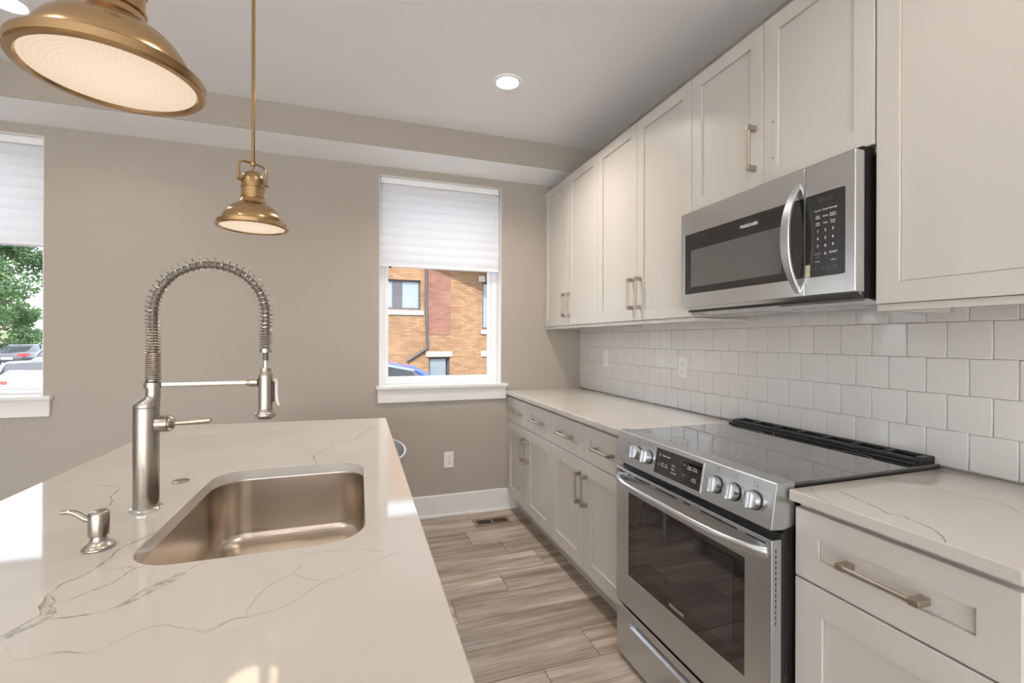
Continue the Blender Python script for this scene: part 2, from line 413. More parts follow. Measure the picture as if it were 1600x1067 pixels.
# pleated blinds
def blind_mat():
    m = bpy.data.materials.new('blind_fabric'); m.use_nodes = True; t = m.node_tree; t.nodes.clear()
    o = t.nodes.new('ShaderNodeOutputMaterial'); mx = t.nodes.new('ShaderNodeMixShader'); d = t.nodes.new('ShaderNodeBsdfDiffuse'); tr = t.nodes.new('ShaderNodeBsdfTranslucent')
    d.inputs['Color'].default_value = (0.86,0.86,0.865,1); tr.inputs['Color'].default_value = (0.90,0.91,0.93,1); mx.inputs['Fac'].default_value = 0.42
    t.links.new(d.outputs[0], mx.inputs[1]); t.links.new(tr.outputs[0], mx.inputs[2]); t.links.new(mx.outputs[0], o.inputs[0]); return m
M_blind = blind_mat()
def make_blind(x0, x1, zb, label, tilt=0.0):
    t = thing('window_blind', ((x0+x1)/2, D+0.06, zb), label, 'blind', None)
    yc = D+0.055; pitch = 0.0628; ztop = WZ1-0.045
    front, back = [], []
    n = int((ztop-zb)/pitch*12); 
    for i in range(n+1):
        z = ztop-(ztop-zb)*i/n; ph = (ztop-z)/pitch
        a = 0.013*abs(math.sin(PI*ph))**0.8
        front.append((yc-0.003-a, z)); back.append((yc+0.003+a, z))
    b = B(); a0, a1 = x0+0.008, x1-0.012; k = 8
    for prof in (front, back):
        rings = [[Vector((a0+(a1-a0)*j/k, y, z)) for j in range(k+1)] for y, z in prof]
        b.loft(rings, False, False, closed=False)
    b.obj('pleated_fabric', M_blind, t, smooth=60)
    b = B(); b.box(a0, a1, yc-0.026, yc+0.022, ztop, WZ1-0.004, bev=0.003); b.obj('head_rail', M_vinyl, t)
    b = B(); b.box(a0, a1, yc-0.017, yc+0.017, zb-0.012, zb+0.004, bev=0.003); b.obj('bottom_rail', M_vinyl, t)
    b = B(); b.box((a0*0.92+a1*0.08)-0.006, (a0*0.92+a1*0.08)+0.006, yc-0.02, yc-0.012, zb-0.022, zb-0.008, bev=0.002); b.obj('lift_tab', M_hole, t)
    return t
make_blind(*WIN[1], 1.838, 'white pleated blind half lowered in the window beside the cabinets, bricks seen below it')
make_blind(*WIN[2], 1.855, 'white pleated blind half lowered in the left window, trees and parked cars seen below it')
make_blind(*WIN[3], 1.838, 'white pleated blind in the farthest window along the back wall, beyond the left window')

# backsplash: every tile a pillowed square of one mesh
def make_backsplash():
    b = B(); b.mi = 1; b.box(W-0.004, W-0.0006, 0.462, D-0.0006, CH+0.0005, 1.47); b.mi = 0
    rnd = random.Random(3); pz, py = 0.1109, 0.1079; zr0 = 0.918-pz; jr = 1.114
    for r in range(6):
        za, zb = zr0+pz*r, zr0+pz*(r+1)
        za, zb = max(za, CH+0.001), min(zb, 1.50)
        if zb-za < 0.01: continue
        off = 0 if r % 2 == 0 else 0.5
        # row 1.251-1.362 is r = 4
        k = -14
        while True:
            ya = jr + (k+off)*py; yb = ya+py; k += 1
            if ya > D: break
            if yb < 0.462: continue
            yy0, yy1 = max(ya,0.462), min(yb, D-0.0006)
            if yy1-yy0 < 0.008: continue
            g = 0.0006; x1 = W-0.004; x2 = W-0.0085; e = 0.0013; q = 0.004
            y0_, y1_, z0_, z1_ = yy0+g, yy1-g, za+g, zb-g
            ty, tz = rnd.uniform(-1,1)*0.00025, rnd.uniform(-1,1)*0.00025
            def ring(i, x): return [(x,y0_+i,z0_+i),(x,y1_-i,z0_+i),(x,y1_-i,z1_-i),(x,y0_+i,z1_-i)]
            r0 = ring(0,x1); r1 = ring(0,x2+0.0014); r2 = ring(e,x2+0.00025)
            r3 = [(x+ty*a+tz*c, y, z) for (x,y,z),(a,c) in zip(ring(q,x2), ((-1,-1),(1,-1),(1,1),(-1,1)))]
            b.loft([r0,r1,r2,r3], False, True)
    o = b.obj('tile_backsplash', [M_tile, M_grout], None, smooth=60)
    tag(o, 'white glazed square tile backsplash between the counter and the wall cabinets', 'backsplash')
    return o
make_backsplash()

# unseen pale rug added behind the camera to bounce light at the ceiling
b = B(); b.box(-5.6, 1.0, -4.8, -1.0, 0.0, 0.012, bev=0.004)
tag(b.obj('bounce_rug', paint('pale_bounce_rug', (0.76,0.76,0.76), 0.95, 0.6, 300), None), 'large pale rug added unseen behind the camera to bounce light at the ceiling', 'rug')
# ============================================================ CABINETS
def shaker(b, y0, y1, z0, z1, xf, s, th=0.019, w=0.058, dep=0.007):
    """door or drawer front whose face is at x = xf and looks towards s (-1 or +1)"""
    def ring(i, x): return [(x,y0+i,z0+i),(x,y1-i,z0+i),(x,y1-i,z1-i),(x,y0+i,z1-i)]
    e = 0.0015
    b.loft([ring(0, xf-s*th), ring(0, xf-s*e), ring(e, xf), ring(w, xf), ring(w+0.0008, xf-s*dep), ring(w+0.0008, xf-s*(dep+0.0022)), ring(w+0.0024, xf-s*(dep+0.0022)), ring(w+0.0024, xf-s*dep)], True, True)
def pull(parent, yc, zc, xf, s, vertical, L_=0.162):
    b = B(); off = 0.033; h = L_/2
    if vertical:
        b.cyl((xf+s*off, yc, zc-h+0.004), (xf+s*off, yc, zc+h-0.004), 0.0058, 16)
        for sg in (-1, 1): b.box(xf, xf+s*(off+0.0065), yc-0.0072, yc+0.0072, zc+sg*(h-0.011)-0.010, zc+sg*(h-0.011)+0.010, bev=0.0015)
    else:
        b.cyl((xf+s*off, yc-h+0.004, zc), (xf+s*off, yc+h-0.004, zc), 0.0058, 16)
        for sg in (-1, 1): b.box(xf, xf+s*(off+0.0065), yc+sg*(h-0.011)-0.010, yc+sg*(h-0.011)+0.010, zc-0.0072, zc+0.0072, bev=0.0015)
    return b.obj('handle', M_pull, parent)
XUF, XBF = 1.394, 1.086
G = 0.0013
def wall_cabinet(y0, y1, zb, zt, label, doors=2, handles=('r','l'), holes=False, hz=None, rail=True, group=None):
    t = thing('wall_cabinet', ((XUF+W)/2, (y0+y1)/2, zb-0.021), label, 'cabinet', group)
    b = B(); xi = XUF+0.0205
    b.box(xi, W-0.001, y0, y1, zb-0.004, zt+0.002, bev=0.001)
    b.box(xi, W-0.012, y0, y0+0.016, zb-0.020, zb); b.box(xi, W-0.012, y1-0.016, y1, zb-0.020, zb)
    b.obj('carcass', M_cab, t)
    if rail:
        b = B(); b.box(XUF+0.006, XUF+0.024, y0+0.002, y1-0.0005, zb-0.021, zb-0.001, bev=0.002); b.obj('light_rail', M_cab, t)
    n = doors
    for i in range(n):            # i = 0 is the nearer (smaller y)
        a, c = y0+(y1-y0)*i/n+G, y0+(y1-y0)*(i+1)/n-G
        b = B(); shaker(b, a, c, zb, zt, XUF, -1)
        d = b.obj('door', M_cab, t)
        side = handles[i]
        z = (zb+0.143) if hz is None else hz
        if side: pull(d, (c-0.034) if side == 'far' else (a+0.034), z, XUF, -1, True, 0.170)
        if holes and not side:
            for hz_ in (2.081, 1.952):
                b = B(); b.cyl((XUF-0.0004, c-0.040, hz_), (XUF+0.002, c-0.040, hz_), 0.0028, 12); b.obj('screw_hole', M_hole, d)
    return t
wall_cabinet(2.499, 3.344, 1.407, 2.459, 'white two-door wall cabinet in the far corner against the window wall', 2, ('far','near'))
wall_cabinet(1.660, 2.499, 1.407, 2.459, 'tall white two-door wall cabinet just left of the microwave', 2, ('far','near'))
wall_cabinet(0.9035, 1.660, 1.866, 2.459, 'short white wall cabinet above the microwave, one door missing its handle', 2, (None,'near'), holes=True, hz=2.014, rail=False)
wall_cabinet(0.462, 0.9005, 1.407, 2.459, 'white wall cabinet right of the microwave, nearest the camera', 1, (None,))

def base_cabinet(y0, y1, label, n=2, handles=('far','near')):
    t = thing('base_cabinet', ((XBF+W)/2, (y0+y1)/2, 0), label, 'cabinet')
    xi = XBF+0.0205; b = B()
    b.prism([(1.172,0.0),(1.172,0.118),(xi,0.118),(xi,CH-0.0275),(W-0.006,CH-0.0275),(W-0.006,0)], 'y', y0, y1)
    b.obj('carcass', M_cab, t)
    for i in range(n):
        a, c = y0+(y1-y0)*i/n+G, y0+(y1-y0)*(i+1)/n-G
        b = B(); shaker(b, a, c, 0.6915, 0.868, XBF, -1, w=0.062)
        d = b.obj('drawer', M_cab, t); pull(d, (a+c)/2, 0.780, XBF, -1, False, 0.170)
        b = B(); shaker(b, a, c, 0.126, 0.6865, XBF, -1, w=0.072)
        d = b.obj('door', M_cab, t)
        if handles[i]: pull(d, (c-0.032) if handles[i] == 'far' else (a+0.032), 0.545, XBF, -1, True, 0.165)
    return t
base_cabinet(2.497, 3.340, 'white base cabinet in the far corner by the floor vent, two drawers over two doors')
base_cabinet(1.662, 2.497, 'white base cabinet directly left of the range, two drawers over two doors')
base_cabinet(0.462, 0.896, 'white base cabinet right of the range, one wide drawer over a door', 1, ('near',))

# ------------------------------------------------------------ quartz tops with veins set into the same mesh
VEINS_ISLAND=[([(-0.769,1.502),(-0.744,1.528),(-0.732,1.553),(-0.695,1.527)],0.4),
([(-0.787,1.601),(-0.765,1.571),(-0.736,1.547)],0.5),
([(-0.794,1.668),(-0.777,1.689),(-0.776,1.671),(-0.780,1.655)],0.5),
([(-0.661,1.474),(-0.648,1.483),(-0.599,1.463),(-0.588,1.446),(-0.578,1.401),(-0.577,1.370),(-0.557,1.334),(-0.549,1.304),(-0.553,1.279)],0.9),
([(-0.561,1.196),(-0.572,1.227),(-0.571,1.236)],0.4),
([(-0.561,1.196),(-0.544,1.195)],0.4),
([(-0.385,1.095),(-0.389,1.070),(-0.403,1.053),(-0.416,1.039),(-0.419,1.020),(-0.416,0.990),(-0.419,0.963),(-0.423,0.939),(-0.431,0.921),(-0.442,0.909),(-0.443,0.888),(-0.441,0.869)],1.0),
([(-0.448,1.071),(-0.435,1.059),(-0.416,1.038)],0.5),
([(-0.337,0.944),(-0.346,0.934),(-0.357,0.931),(-0.362,0.916),(-0.364,0.901),(-0.368,0.885),(-0.378,0.876),(-0.393,0.864),(-0.405,0.852),(-0.419,0.840)],0.9),
([(-0.401,0.929),(-0.394,0.937),(-0.380,0.939),(-0.372,0.942),(-0.357,0.931)],0.8),
([(-0.381,0.942),(-0.369,0.924),(-0.354,0.914),(-0.350,0.924)],0.5),
([(-0.251,0.927),(-0.262,0.909),(-0.272,0.893)],1.1),
([(-0.340,0.797),(-0.358,0.795),(-0.382,0.796),(-0.407,0.798)],0.9),
([(-0.395,0.711),(-0.375,0.707),(-0.362,0.712),(-0.345,0.710),(-0.329,0.703),(-0.315,0.696),(-0.304,0.704),(-0.290,0.718),(-0.275,0.729),(-0.262,0.735),(-0.246,0.732),(-0.221,0.716),(-0.195,0.701),(-0.183,0.707),(-0.166,0.720),(-0.137,0.722)],0.7),
([(-0.426,0.754),(-0.395,0.711)],0.3),
([(-0.210,0.711),(-0.194,0.699),(-0.178,0.708),(-0.165,0.719),(-0.147,0.719),(-0.125,0.723),(-0.102,0.730),(-0.084,0.744),(-0.069,0.768),(-0.046,0.789),(-0.019,0.801),(0.011,0.814),(0.035,0.833),(0.065,0.852),(0.088,0.852)],0.7),
([(-0.147,0.719),(-0.149,0.738),(-0.146,0.769),(-0.137,0.793),(-0.120,0.816),(-0.102,0.828),(-0.094,0.855),(-0.093,0.886)],0.6),
([(-0.102,0.828),(-0.080,0.806),(-0.054,0.788),(-0.046,0.790)],0.6),
([(-0.108,0.900),(-0.081,0.899),(-0.040,0.894),(0.008,0.885),(0.062,0.852)],0.5),
([(0.005,0.596),(0.019,0.607)],0.8),
([(-0.695,2.017),(-0.638,2.030),(-0.596,2.081),(-0.537,2.132),(-0.493,2.174)],0.8),
([(-0.460,2.171),(-0.413,2.216),(-0.365,2.255),(-0.338,2.313)],0.9),
([(-0.646,2.323),(-0.556,2.316)],0.5),
([(-0.786,1.988),(-0.756,1.992)],0.6),
([(0.080,2.102),(0.042,2.063),(0.006,1.942),(-0.020,1.839),(-0.058,1.851),(-0.102,1.852),(-0.126,1.835)],1.0),
([(-0.101,1.827),(-0.091,1.765),(-0.113,1.731),(-0.126,1.682),(-0.140,1.649),(-0.140,1.614),(-0.127,1.554),(-0.121,1.520)],0.9),
([(0.109,1.716),(0.052,1.678),(-0.001,1.634)],1.0),
([(-0.001,1.634),(-0.050,1.585),(-0.076,1.566),(-0.054,1.541),(-0.035,1.520),(-0.025,1.479)],0.7),
([(-0.412,1.044),(-0.399,1.068),(-0.386,1.096)],0.8)]
PATCH_ISLAND=[[(-0.34, 0.797), (-0.332, 0.802), (-0.321, 0.809), (-0.313, 0.817), (-0.307, 0.829), (-0.303, 0.839), (-0.294, 0.848), (-0.284, 0.857), (-0.276, 0.867), (-0.271, 0.879), (-0.272, 0.891), (-0.282, 0.891), (-0.288, 0.881), (-0.294, 0.868), (-0.309, 0.855), (-0.317, 0.844), (-0.32, 0.826), (-0.33, 0.808), (-0.337, 0.802)], [(-0.444, 0.886), (-0.449, 0.88), (-0.44, 0.855), (-0.439, 0.842), (-0.423, 0.816), (-0.429, 0.803), (-0.434, 0.788), (-0.438, 0.777), (-0.441, 0.772), (-0.435, 0.761), (-0.428, 0.766), (-0.423, 0.779), (-0.414, 0.791), (-0.407, 0.802), (-0.407, 0.817), (-0.413, 0.829), (-0.423, 0.837), (-0.423, 0.849), (-0.429, 0.86), (-0.439, 0.872)]]
VEINS_RIGHT=[([(1.135,0.889),(1.110,0.866),(1.080,0.822),(1.072,0.797),(1.054,0.771)],0.9),
([(1.170,0.891),(1.180,0.849),(1.169,0.810),(1.154,0.765),(1.145,0.732),(1.129,0.703),(1.147,0.683),(1.133,0.652),(1.130,0.628),(1.120,0.607),(1.098,0.583),(1.068,0.561)],1.2),
([(1.479,0.896),(1.478,0.862),(1.475,0.820),(1.467,0.795),(1.438,0.753),(1.440,0.717),(1.455,0.689),(1.463,0.664),(1.443,0.634),(1.415,0.604)],0.8),
([(1.364,0.888),(1.363,0.849),(1.374,0.808),(1.402,0.786),(1.423,0.758),(1.447,0.742)],0.7),
([(1.393,0.879),(1.425,0.864),(1.461,0.848)],0.8)]
VEINS_LEFT=[([(1.167,1.840),(1.240,1.856),(1.365,1.920),(1.368,1.856),(1.350,1.726)],0.9),
([(1.365,1.920),(1.423,2.039),(1.507,2.139),(1.557,2.151)],0.6),
([(1.350,2.942),(1.355,2.813),(1.387,2.747),(1.468,2.820),(1.487,2.945),(1.458,3.027),(1.415,3.059)],0.8),
([(1.336,3.037),(1.414,3.108)],0.8),
([(1.083,1.933),(1.064,1.873),(1.056,1.819)],1.2),
([(1.168,2.912),(1.166,2.888)],1.0),
([(1.181,2.803),(1.171,2.767)],1.2),
([(1.112,2.236),(1.153,2.266)],0.8),
([(1.069,1.950),(1.084,1.829),(1.184,1.854)],0.9),
([(1.260,3.308),(1.377,3.327),(1.466,3.333)],0.5),
([(1.661,3.241),(1.610,3.048),(1.536,2.930)],0.8),
([(1.623,1.796),(1.740,1.846),(1.834,1.886)],0.6)]
def ribbon(b, pts, width, z, rnd, up=Vector((0,0,1))):
    P = [Vector((x, y, z)) for x, y in pts]; Q = []
    for p, q in zip(P[:-1], P[1:]):
        n = max(2, int((q-p).length/0.006))
        for i in range(n): Q.append(p.lerp(q, i/n))
    Q.append(P[-1]); ph = rnd.uniform(0, 9)
    L0 = []; R0_ = []; N_ = len(Q); jit = 0.0; wv = 1.0
    for i, p in enumerate(Q):
        d = (Q[min(i+1,N_-1)]-Q[max(i-1,0)]); d.z = 0
        if d.length < 1e-6: continue
        s = Vector((-d.y, d.x, 0)).normalized()
        jit = jit*0.75+rnd.uniform(-1,1)*0.0008; wv = wv*0.7+rnd.uniform(0.25,1.6)*0.3
        taper = min(1.0, 0.25+i/6, 0.25+(N_-1-i)/6)
        w = width*wv*taper
        L0.append(p+s*(jit+w/2)); R0_.append(p+s*(jit-w/2))
    vl = [b.bm.verts.new(v) for v in L0]; vr = [b.bm.verts.new(v) for v in R0_]
    for i in range(len(vl)-1):
        f = b.bm.faces.new((vr[i], vr[i+1], vl[i+1], vl[i])); f.material_index = b.mi
def slab(name, outer, holes, z0, z1, veins, patches, label, sub=0.002):
    b = B(); bm = b.bm
    def inset(poly, d):
        n = len(poly); out = []
        for i in range(n):
            p0, p1, p2 = Vector(poly[i-1]), Vector(poly[i]), Vector(poly[(i+1)%n])
            a = (p1-p0).normalized(); c = (p2-p1).normalized(); na = Vector((-a.y,a.x)); nc = Vector((-c.y,c.x))
            m = (na+nc).normalized(); k = max(0.3, m.dot(na)); out.append(p1+m*d/k)
        return out
    loops_top = []
    for poly, isout in [(outer, True)]+[(h, False) for h in holes]:
        area = sum(poly[i-1][0]*poly[i][1]-poly[i][0]*poly[i-1][1] for i in range(len(poly)))
        if (area < 0) == isout: poly = list(reversed(poly))
        ins = inset(poly, sub)        # for ccw outer: inward; for cw hole: outward of the hole
        rings = [[(p[0],p[1],z0) for p in poly], [(p[0],p[1],z1-sub) for p in poly], [(p[0],p[1],z1-sub*0.3) for p in inset(poly, sub*0.3)], [(p[0],p[1],z1) for p in ins]]
        vs = [[bm.verts.new(p) for p in r] for r in rings]; n = len(poly)
        for a, c in zip(vs[:-1], vs[1:]):
            for i in range(n): bm.faces.new((a[i],a[(i+1)%n],c[(i+1)%n],c[i]))
        loops_top.append((vs[-1], vs[0]))
    for which in (0, 1):
        es = []
        for lp in loops_top:
            ring = lp[which]
            for i in range(len(ring)):
                e = bm.edges.get((ring[i], ring[(i+1)%len(ring)])) or bm.edges.new((ring[i], ring[(i+1)%len(ring)])); es.append(e)
        bmesh.ops.triangle_fill(bm, edges=es, use_beauty=True, use_dissolve=False)
    bmesh.ops.recalc_face_normals(bm, faces=bm.faces)
    rnd = random.Random(5)
    for k, poly in enumerate(patches):
        b.mi = 3; pp = [(x+rnd.uniform(-1,1)*0.0015, y+rnd.uniform(-1,1)*0.0015) for x, y in poly]; poly = pp
        f = bm.faces.new([bm.verts.new((x, y, z1+0.00008)) for x, y in poly]); f.material_index = 3
        bmesh.ops.triangulate(bm, faces=[f])
        b.mi = 1; ribbon(b, poly+[poly[0]], 0.0020, z1+0.00010, rnd)
    for k, (pts, w) in enumerate(veins):
        b.mi = 1 if w >= 0.8 else 2
        ribbon(b, pts, (0.0030 if w >= 0.8 else 0.0034)*w, z1+0.00012+0.000004*k, rnd)
    for f in bm.faces:
        f.normal_update()
        if f.material_index > 0 and f.normal.z < 0: f.normal_flip()
    o = b.obj(name, [M_quartz, M_vein, M_veinthin, M_veinpatch], None, smooth=50, recalc=False, flat=1.5)
    return tag(o, label, 'countertop')
def corner_round(poly, r, n=5):
    out = []
    for i in range(len(poly)):
        p0, p1, p2 = Vector(poly[i-1]), Vector(poly[i]), Vector(poly[(i+1)%len(poly)])
        a = p1+(p0-p1).normalized()*r; c = p1+(p2-p1).normalized()*r
        for k in range(n+1):
            t = k/n; out.append(tuple((a*(1-t)**2+p1*2*t*(1-t)+c*t*t)))
    return out
XCF = 1.067; CT = 0.0265
slab('countertop', corner_round([(XCF,1.6625),(W-0.010,1.6625),(W-0.010,D-0.002),(XCF,D-0.002)],0.004), [], CH-CT, CH, VEINS_LEFT, [], 'veined white quartz countertop between the range and the window wall')
slab('countertop', corner_round([(XCF,0.452),(W-0.010,0.452),(W-0.010,0.8995),(XCF,0.8995)],0.006), [], CH-CT, CH,
     VEINS_RIGHT, [], 'veined white quartz countertop right of the range')
IS_OUT = [(-0.812,0.22),(0.126,0.22),(0.1265,2.336),(-0.809,2.408)]
SX0, SX1, SY0, SY1 = -0.386, 0.013, 0.930, 1.537
slab('countertop', corner_round(IS_OUT, 0.012), [rrect(SX0,SX1,SY0,SY1,0.085,10)], CH-0.030, CH, VEINS_ISLAND, PATCH_ISLAND,
     'large veined white quartz island top with the sink cut into it')
# island cabinet under the top
def island():
    t = thing('island_cabinet', (-0.2,1.28,0), 'white island cabinet carrying the sink and its quartz top', 'cabinet')
    b = B(); zt = CH-0.0303
    # carcass walls leave the sink bay open
    x0, x1, y0, y1 = -0.50, 0.078, 0.26, 2.30
    b.box(x0, x0+0.018, y0, y1, 0.0, zt); b.box(x0+0.018, x1, y0, y0+0.018, 0.0, zt); b.box(x0+0.018, x1, y1-0.018, y1, 0.0, zt)
    b.box(x0+0.018, x1, y0+0.018, y1-0.018, 0.10, 0.118); b.box(x1-0.018, x1, y0+0.018, y1-0.018, 0.118, zt-0.02)
    b.box(x0+0.018, x1-0.07, y0+0.018, y1-0.018, 0.0, 0.10); b.obj('carcass', M_cab, t)
    n = 5; w = (y1-y0)/n
    for i in range(n):
        a, c = y0+w*i+G, y0+w*(i+1)-G
        b = B(); shaker(b, a, c, 0.692, 0.868, 0.099, 1, w=0.055); d = b.obj('drawer', M_cab, t); pull(d, (a+c)/2, 0.78, 0.099, 1, False)
        b = B(); shaker(b, a, c, 0.126, 0.687, 0.099, 1, w=0.065); d = b.obj('door', M_cab, t); pull(d, a+0.034 if i % 2 else c-0.034, 0.56, 0.099, 1, True)
island()
# undermount sink
def sink():
    t = thing('sink', ((SX0+SX1)/2,(SY0+SY1)/2,0.66), 'stainless steel undermount sink in the island top', 'sink')
    b = B(); zt = CH-0.0305; rings = []
    def R(g, z, r): return [(x,y,z) for x, y in rrect(SX0-g,SX1+g,SY0-g,SY1+g,r,10)]
    g = 0.003
    rings = [R(0.022,zt-0.002,0.107), R(0.022,zt,0.107), R(g,zt,0.088), R(g-0.001,zt-0.003,0.087), R(g-0.004,zt-0.15,0.083)]
    for k in range(1,8):
        a = PI/2*k/7; rings.append(R(g-0.004-0.032*(1-math.cos(a)), zt-0.15-0.032*math.sin(a), 0.083-0.03*(1-math.cos(a))))
    rings.append(R(-0.10, zt-0.1845, 0.04)); rings.append(R(-0.16, zt-0.186, 0.03))
    b.loft(rings, False, True)
    b.obj('basin', M_sink, t, smooth=50, recalc=False, flat=1.5)
    b = B(); cx, cy = (SX0+SX1)/2, (SY0+SY1)/2
    b.lathe([(0.044,0.0),(0.044,0.002),(0.040,0.003),(0.034,0.001),(0.030,-0.004),(0.006,-0.004),(0.005,0.002),(0.001,0.003)], (cx,cy,zt-0.1855), 40); b.obj('drain', M_chrome, t)
sink()
# ============================================================ FAUCET
def smooth_path(pts, per=6):
    P = [Vector(p) for p in pts]; out = []
    for i in range(len(P)-1):
        p0, p1, p2, p3 = P[max(i-1,0)], P[i], P[i+1], P[min(i+2,len(P)-1)]
        for k in range(per):
            t = k/per
            out.append(0.5*((2*p1)+(-p0+p2)*t+(2*p0-5*p1+4*p2-p3)*t*t+(-p0+3*p1-3*p2+p3)*t**3))
    out.append(P[-1]); return out
def faucet():
    fx, fy = -0.455, 1.237; nx = -0.4425; sxp = -0.2150
    t = thing('faucet', (fx, fy, CH), 'tall brushed nickel pull-down faucet with a coiled spring neck', 'faucet')
    b = B(); b.lathe([(0.0302,0),(0.0312,0.002),(0.0312,0.006),(0.0292,0.0085),(0.026,0.010)], (fx,fy,CH), 56); b.obj('base_ring', M_chrome, t)
    b = B(); rings = []; n = 56
    sec = [(fx,0.0245,CH+0.006),(fx,0.0245,1.146),(fx,0.0251,1.147),(fx,0.0251,1.151),(fx,0.0243,1.1535)]
    for k in range(1,9):
        u = k/8; e = u*u*(3-2*u); sec.append((fx+(nx-fx)*e, 0.0243+(0.0143-0.0243)*e, 1.1535+0.022*u))
    sec.append((nx,0.0143,1.198))
    for cx, r, z in sec: rings.append([(cx+r*math.cos(2*PI*i/n), fy+r*math.sin(2*PI*i/n), z) for i in range(n)])
    b.loft(rings); b.obj('body', M_nickel, t)
    b = B(); b.lathe([(0.0150,0),(0.0176,0.0008),(0.0176,0.0125),(0.0150,0.0135)], (nx,fy,1.1905), 40); b.obj('collar', M_nickel, t)
    # holding arm
    b = B(); b.box(nx+0.014, sxp-0.031, fy-0.0045, fy+0.0045, 1.1915, 1.2032, bev=0.0015)
    b.cyl((sxp-0.036,fy,1.1975),(sxp-0.016,fy,1.1975),0.0105,24,bev=0.0015); b.cyl((sxp-0.040,fy,1.1975),(sxp-0.034,fy,1.1975),0.0075,20)
    b.obj('support_arm', M_nickel, t)
    # hose path
    zc, Ra = 1.362, (sxp-nx)/2; mx = (sxp+nx)/2
    path = [Vector((nx,fy,z)) for z in [1.195+0.167*i/16 for i in range(16)]]
    for k in range(0,49):
        a = PI-PI*k/48; path.append(Vector((mx+Ra*math.cos(a), fy, zc+Ra*math.sin(a))))
    z = zc
    for k in range(1,10): path.append(Vector((sxp,fy,zc-(zc-1.279)*k/9)))
    b = B(); b.tube(path, 0.0080, 16); b.obj('hose', M_hose, t)
    # arc-length lookup
    S = [0.0]
    for p, q in zip(path[:-1], path[1:]): S.append(S[-1]+(q-p).length)
    def at(s):
        s = min(max(s, 0), S[-1]-1e-6)
        for i in range(len(S)-1):
            if S[i+1] >= s:
                u = (s-S[i])/(S[i+1]-S[i]); return path[i].lerp(path[i+1], u), (path[i+1]-path[i]).normalized()
    tight = 1.272-1.204
    # dense coil, then opening coil
    def coil(s0, s1, turns_fn, r, wire, name, off):
        pts = []; a = 0.0; s = s0
        while s < s1:
            u = (s-s0)/(s1-s0); pitch = turns_fn(u); p, T = at(s)
            side = Vector((0,1,0)); nrm = T.cross(side).normalized()
            bul = off(u)
            pts.append(p + (side*math.cos(a)+nrm*math.sin(a))*r - nrm*bul*0 + outward(p)*bul)
            a += 2*PI/18; s += pitch/18
        b = B(); b.tube(pts, wire, 6); return b.obj(name, M_nickel, t)
    def outward(p):
        v = Vector((p.x-mx, 0, max(p.z-zc, 0)*1.0)); return v.normalized() if v.length > 0.01 else Vector((0,0,1))
    coil(0.010, 0.076, lambda u: 0.0046, 0.0132, 0.00210, 'tight_coil', lambda u: 0.0)
    Lt = S[-1]
    coil(0.076, Lt-0.004, lambda u: 0.0062+0.0075*math.sin(PI*min(max((u-0.10)/0.84,0),1))**0.6, 0.0138, 0.00120, 'spring_coil', lambda u: 0.0042*math.sin(PI*min(max((u-0.08)/0.84,0),1))**0.7)
    b = B(); b.lathe([(0.0085,0),(0.0138,0.0005),(0.0138,0.0095),(0.0130,0.0105),(0.0085,0.0105)], (sxp,fy,1.269), 36); b.obj('spring_cap', M_nickel, t)
    b = B(); b.cyl((sxp,fy,1.250),(sxp,fy,1.272),0.0064,24); b.obj('hose_sleeve', M_hose, t)
    b = B(); b.cyl((sxp,fy,1.232),(sxp,fy,1.2515),0.0058,24); b.obj('hose_end', M_chrome, t)
    b = B(); b.lathe([(0.009,1.2325),(0.0118,1.232),(0.0124,1.229),(0.0126,1.222),(0.0152,1.218),(0.0160,1.213),(0.0160,1.140),(0.0170,1.131),(0.0212,1.124),(0.0232,1.121),(0.0232,1.1165),(0.021,1.1125),(0.016,1.1115)][::-1], (sxp,fy,0), 48)
    h = b.obj('spray_head', M_nickel, t)
    b = B(); b.lathe([(0.0155,1.1095),(0.0155,1.1125)], (sxp,fy,0), 36); b.obj('spray_face', M_black, h)
    b = B(); b.box(sxp+0.0142,sxp+0.0190,fy-0.006,fy+0.006,1.150,1.198,bev=0.0015); b.obj('trigger_recess', M_black, h)
    b = B(); rings = []
    for x, z, hw, th in ((0.0150,1.205,0.0062,0.003),(0.0200,1.207,0.0066,0.003),(0.0238,1.200,0.0066,0.0028),(0.0242,1.185,0.0064,0.0025),(0.0236,1.170,0.0060,0.0022),(0.0250,1.155,0.0058,0.0022),(0.0286,1.143,0.0054,0.0022),(0.0304,1.1405,0.0048,0.002)):
        rings.append([(sxp+x-th,fy-hw,z),(sxp+x+th,fy-hw*0.8,z),(sxp+x+th,fy+hw*0.8,z),(sxp+x-th,fy+hw,z)])
    b.loft(rings); b.obj('spray_lever', M_chrome, h)
    # valve and lever on the sink side
    hz_ = 1.108; b = B()
    b.lathe([(0.0185,0),(0.0190,0.008),(0.0188,0.019),(0.0180,0.0225)], (fx+0.0202,fy,hz_), 40, (1,0,0)); v = b.obj('valve_hub', M_nickel, t)
    b = B(); b.lathe([(0.0183,0),(0.0183,0.0016)], (fx+0.0427,fy,hz_), 40, (1,0,0)); b.obj('hub_gasket', M_black, v)
    b = B(); b.lathe([(0.0180,0),(0.0164,0.005),(0.0115,0.0085),(0.0075,0.0105)], (fx+0.0443,fy,hz_), 40, (1,0,0)); b.obj('lever_cap', M_nickel, v)
    b = B(); P = [(fx+0.050,fy,hz_),(fx+0.065,fy,hz_+0.0006),(fx+0.085,fy,hz_+0.0015),(fx+0.105,fy,hz_+0.0025),(fx+0.120,fy,hz_+0.0035),(fx+0.1255,fy,hz_+0.0038),(fx+0.1278,fy,hz_+0.004)]
    b.tube(P, [0.0052,0.0055,0.0063,0.0074,0.0078,0.0062,0.0025], 20); b.obj('lever', M_pull, v)
faucet()
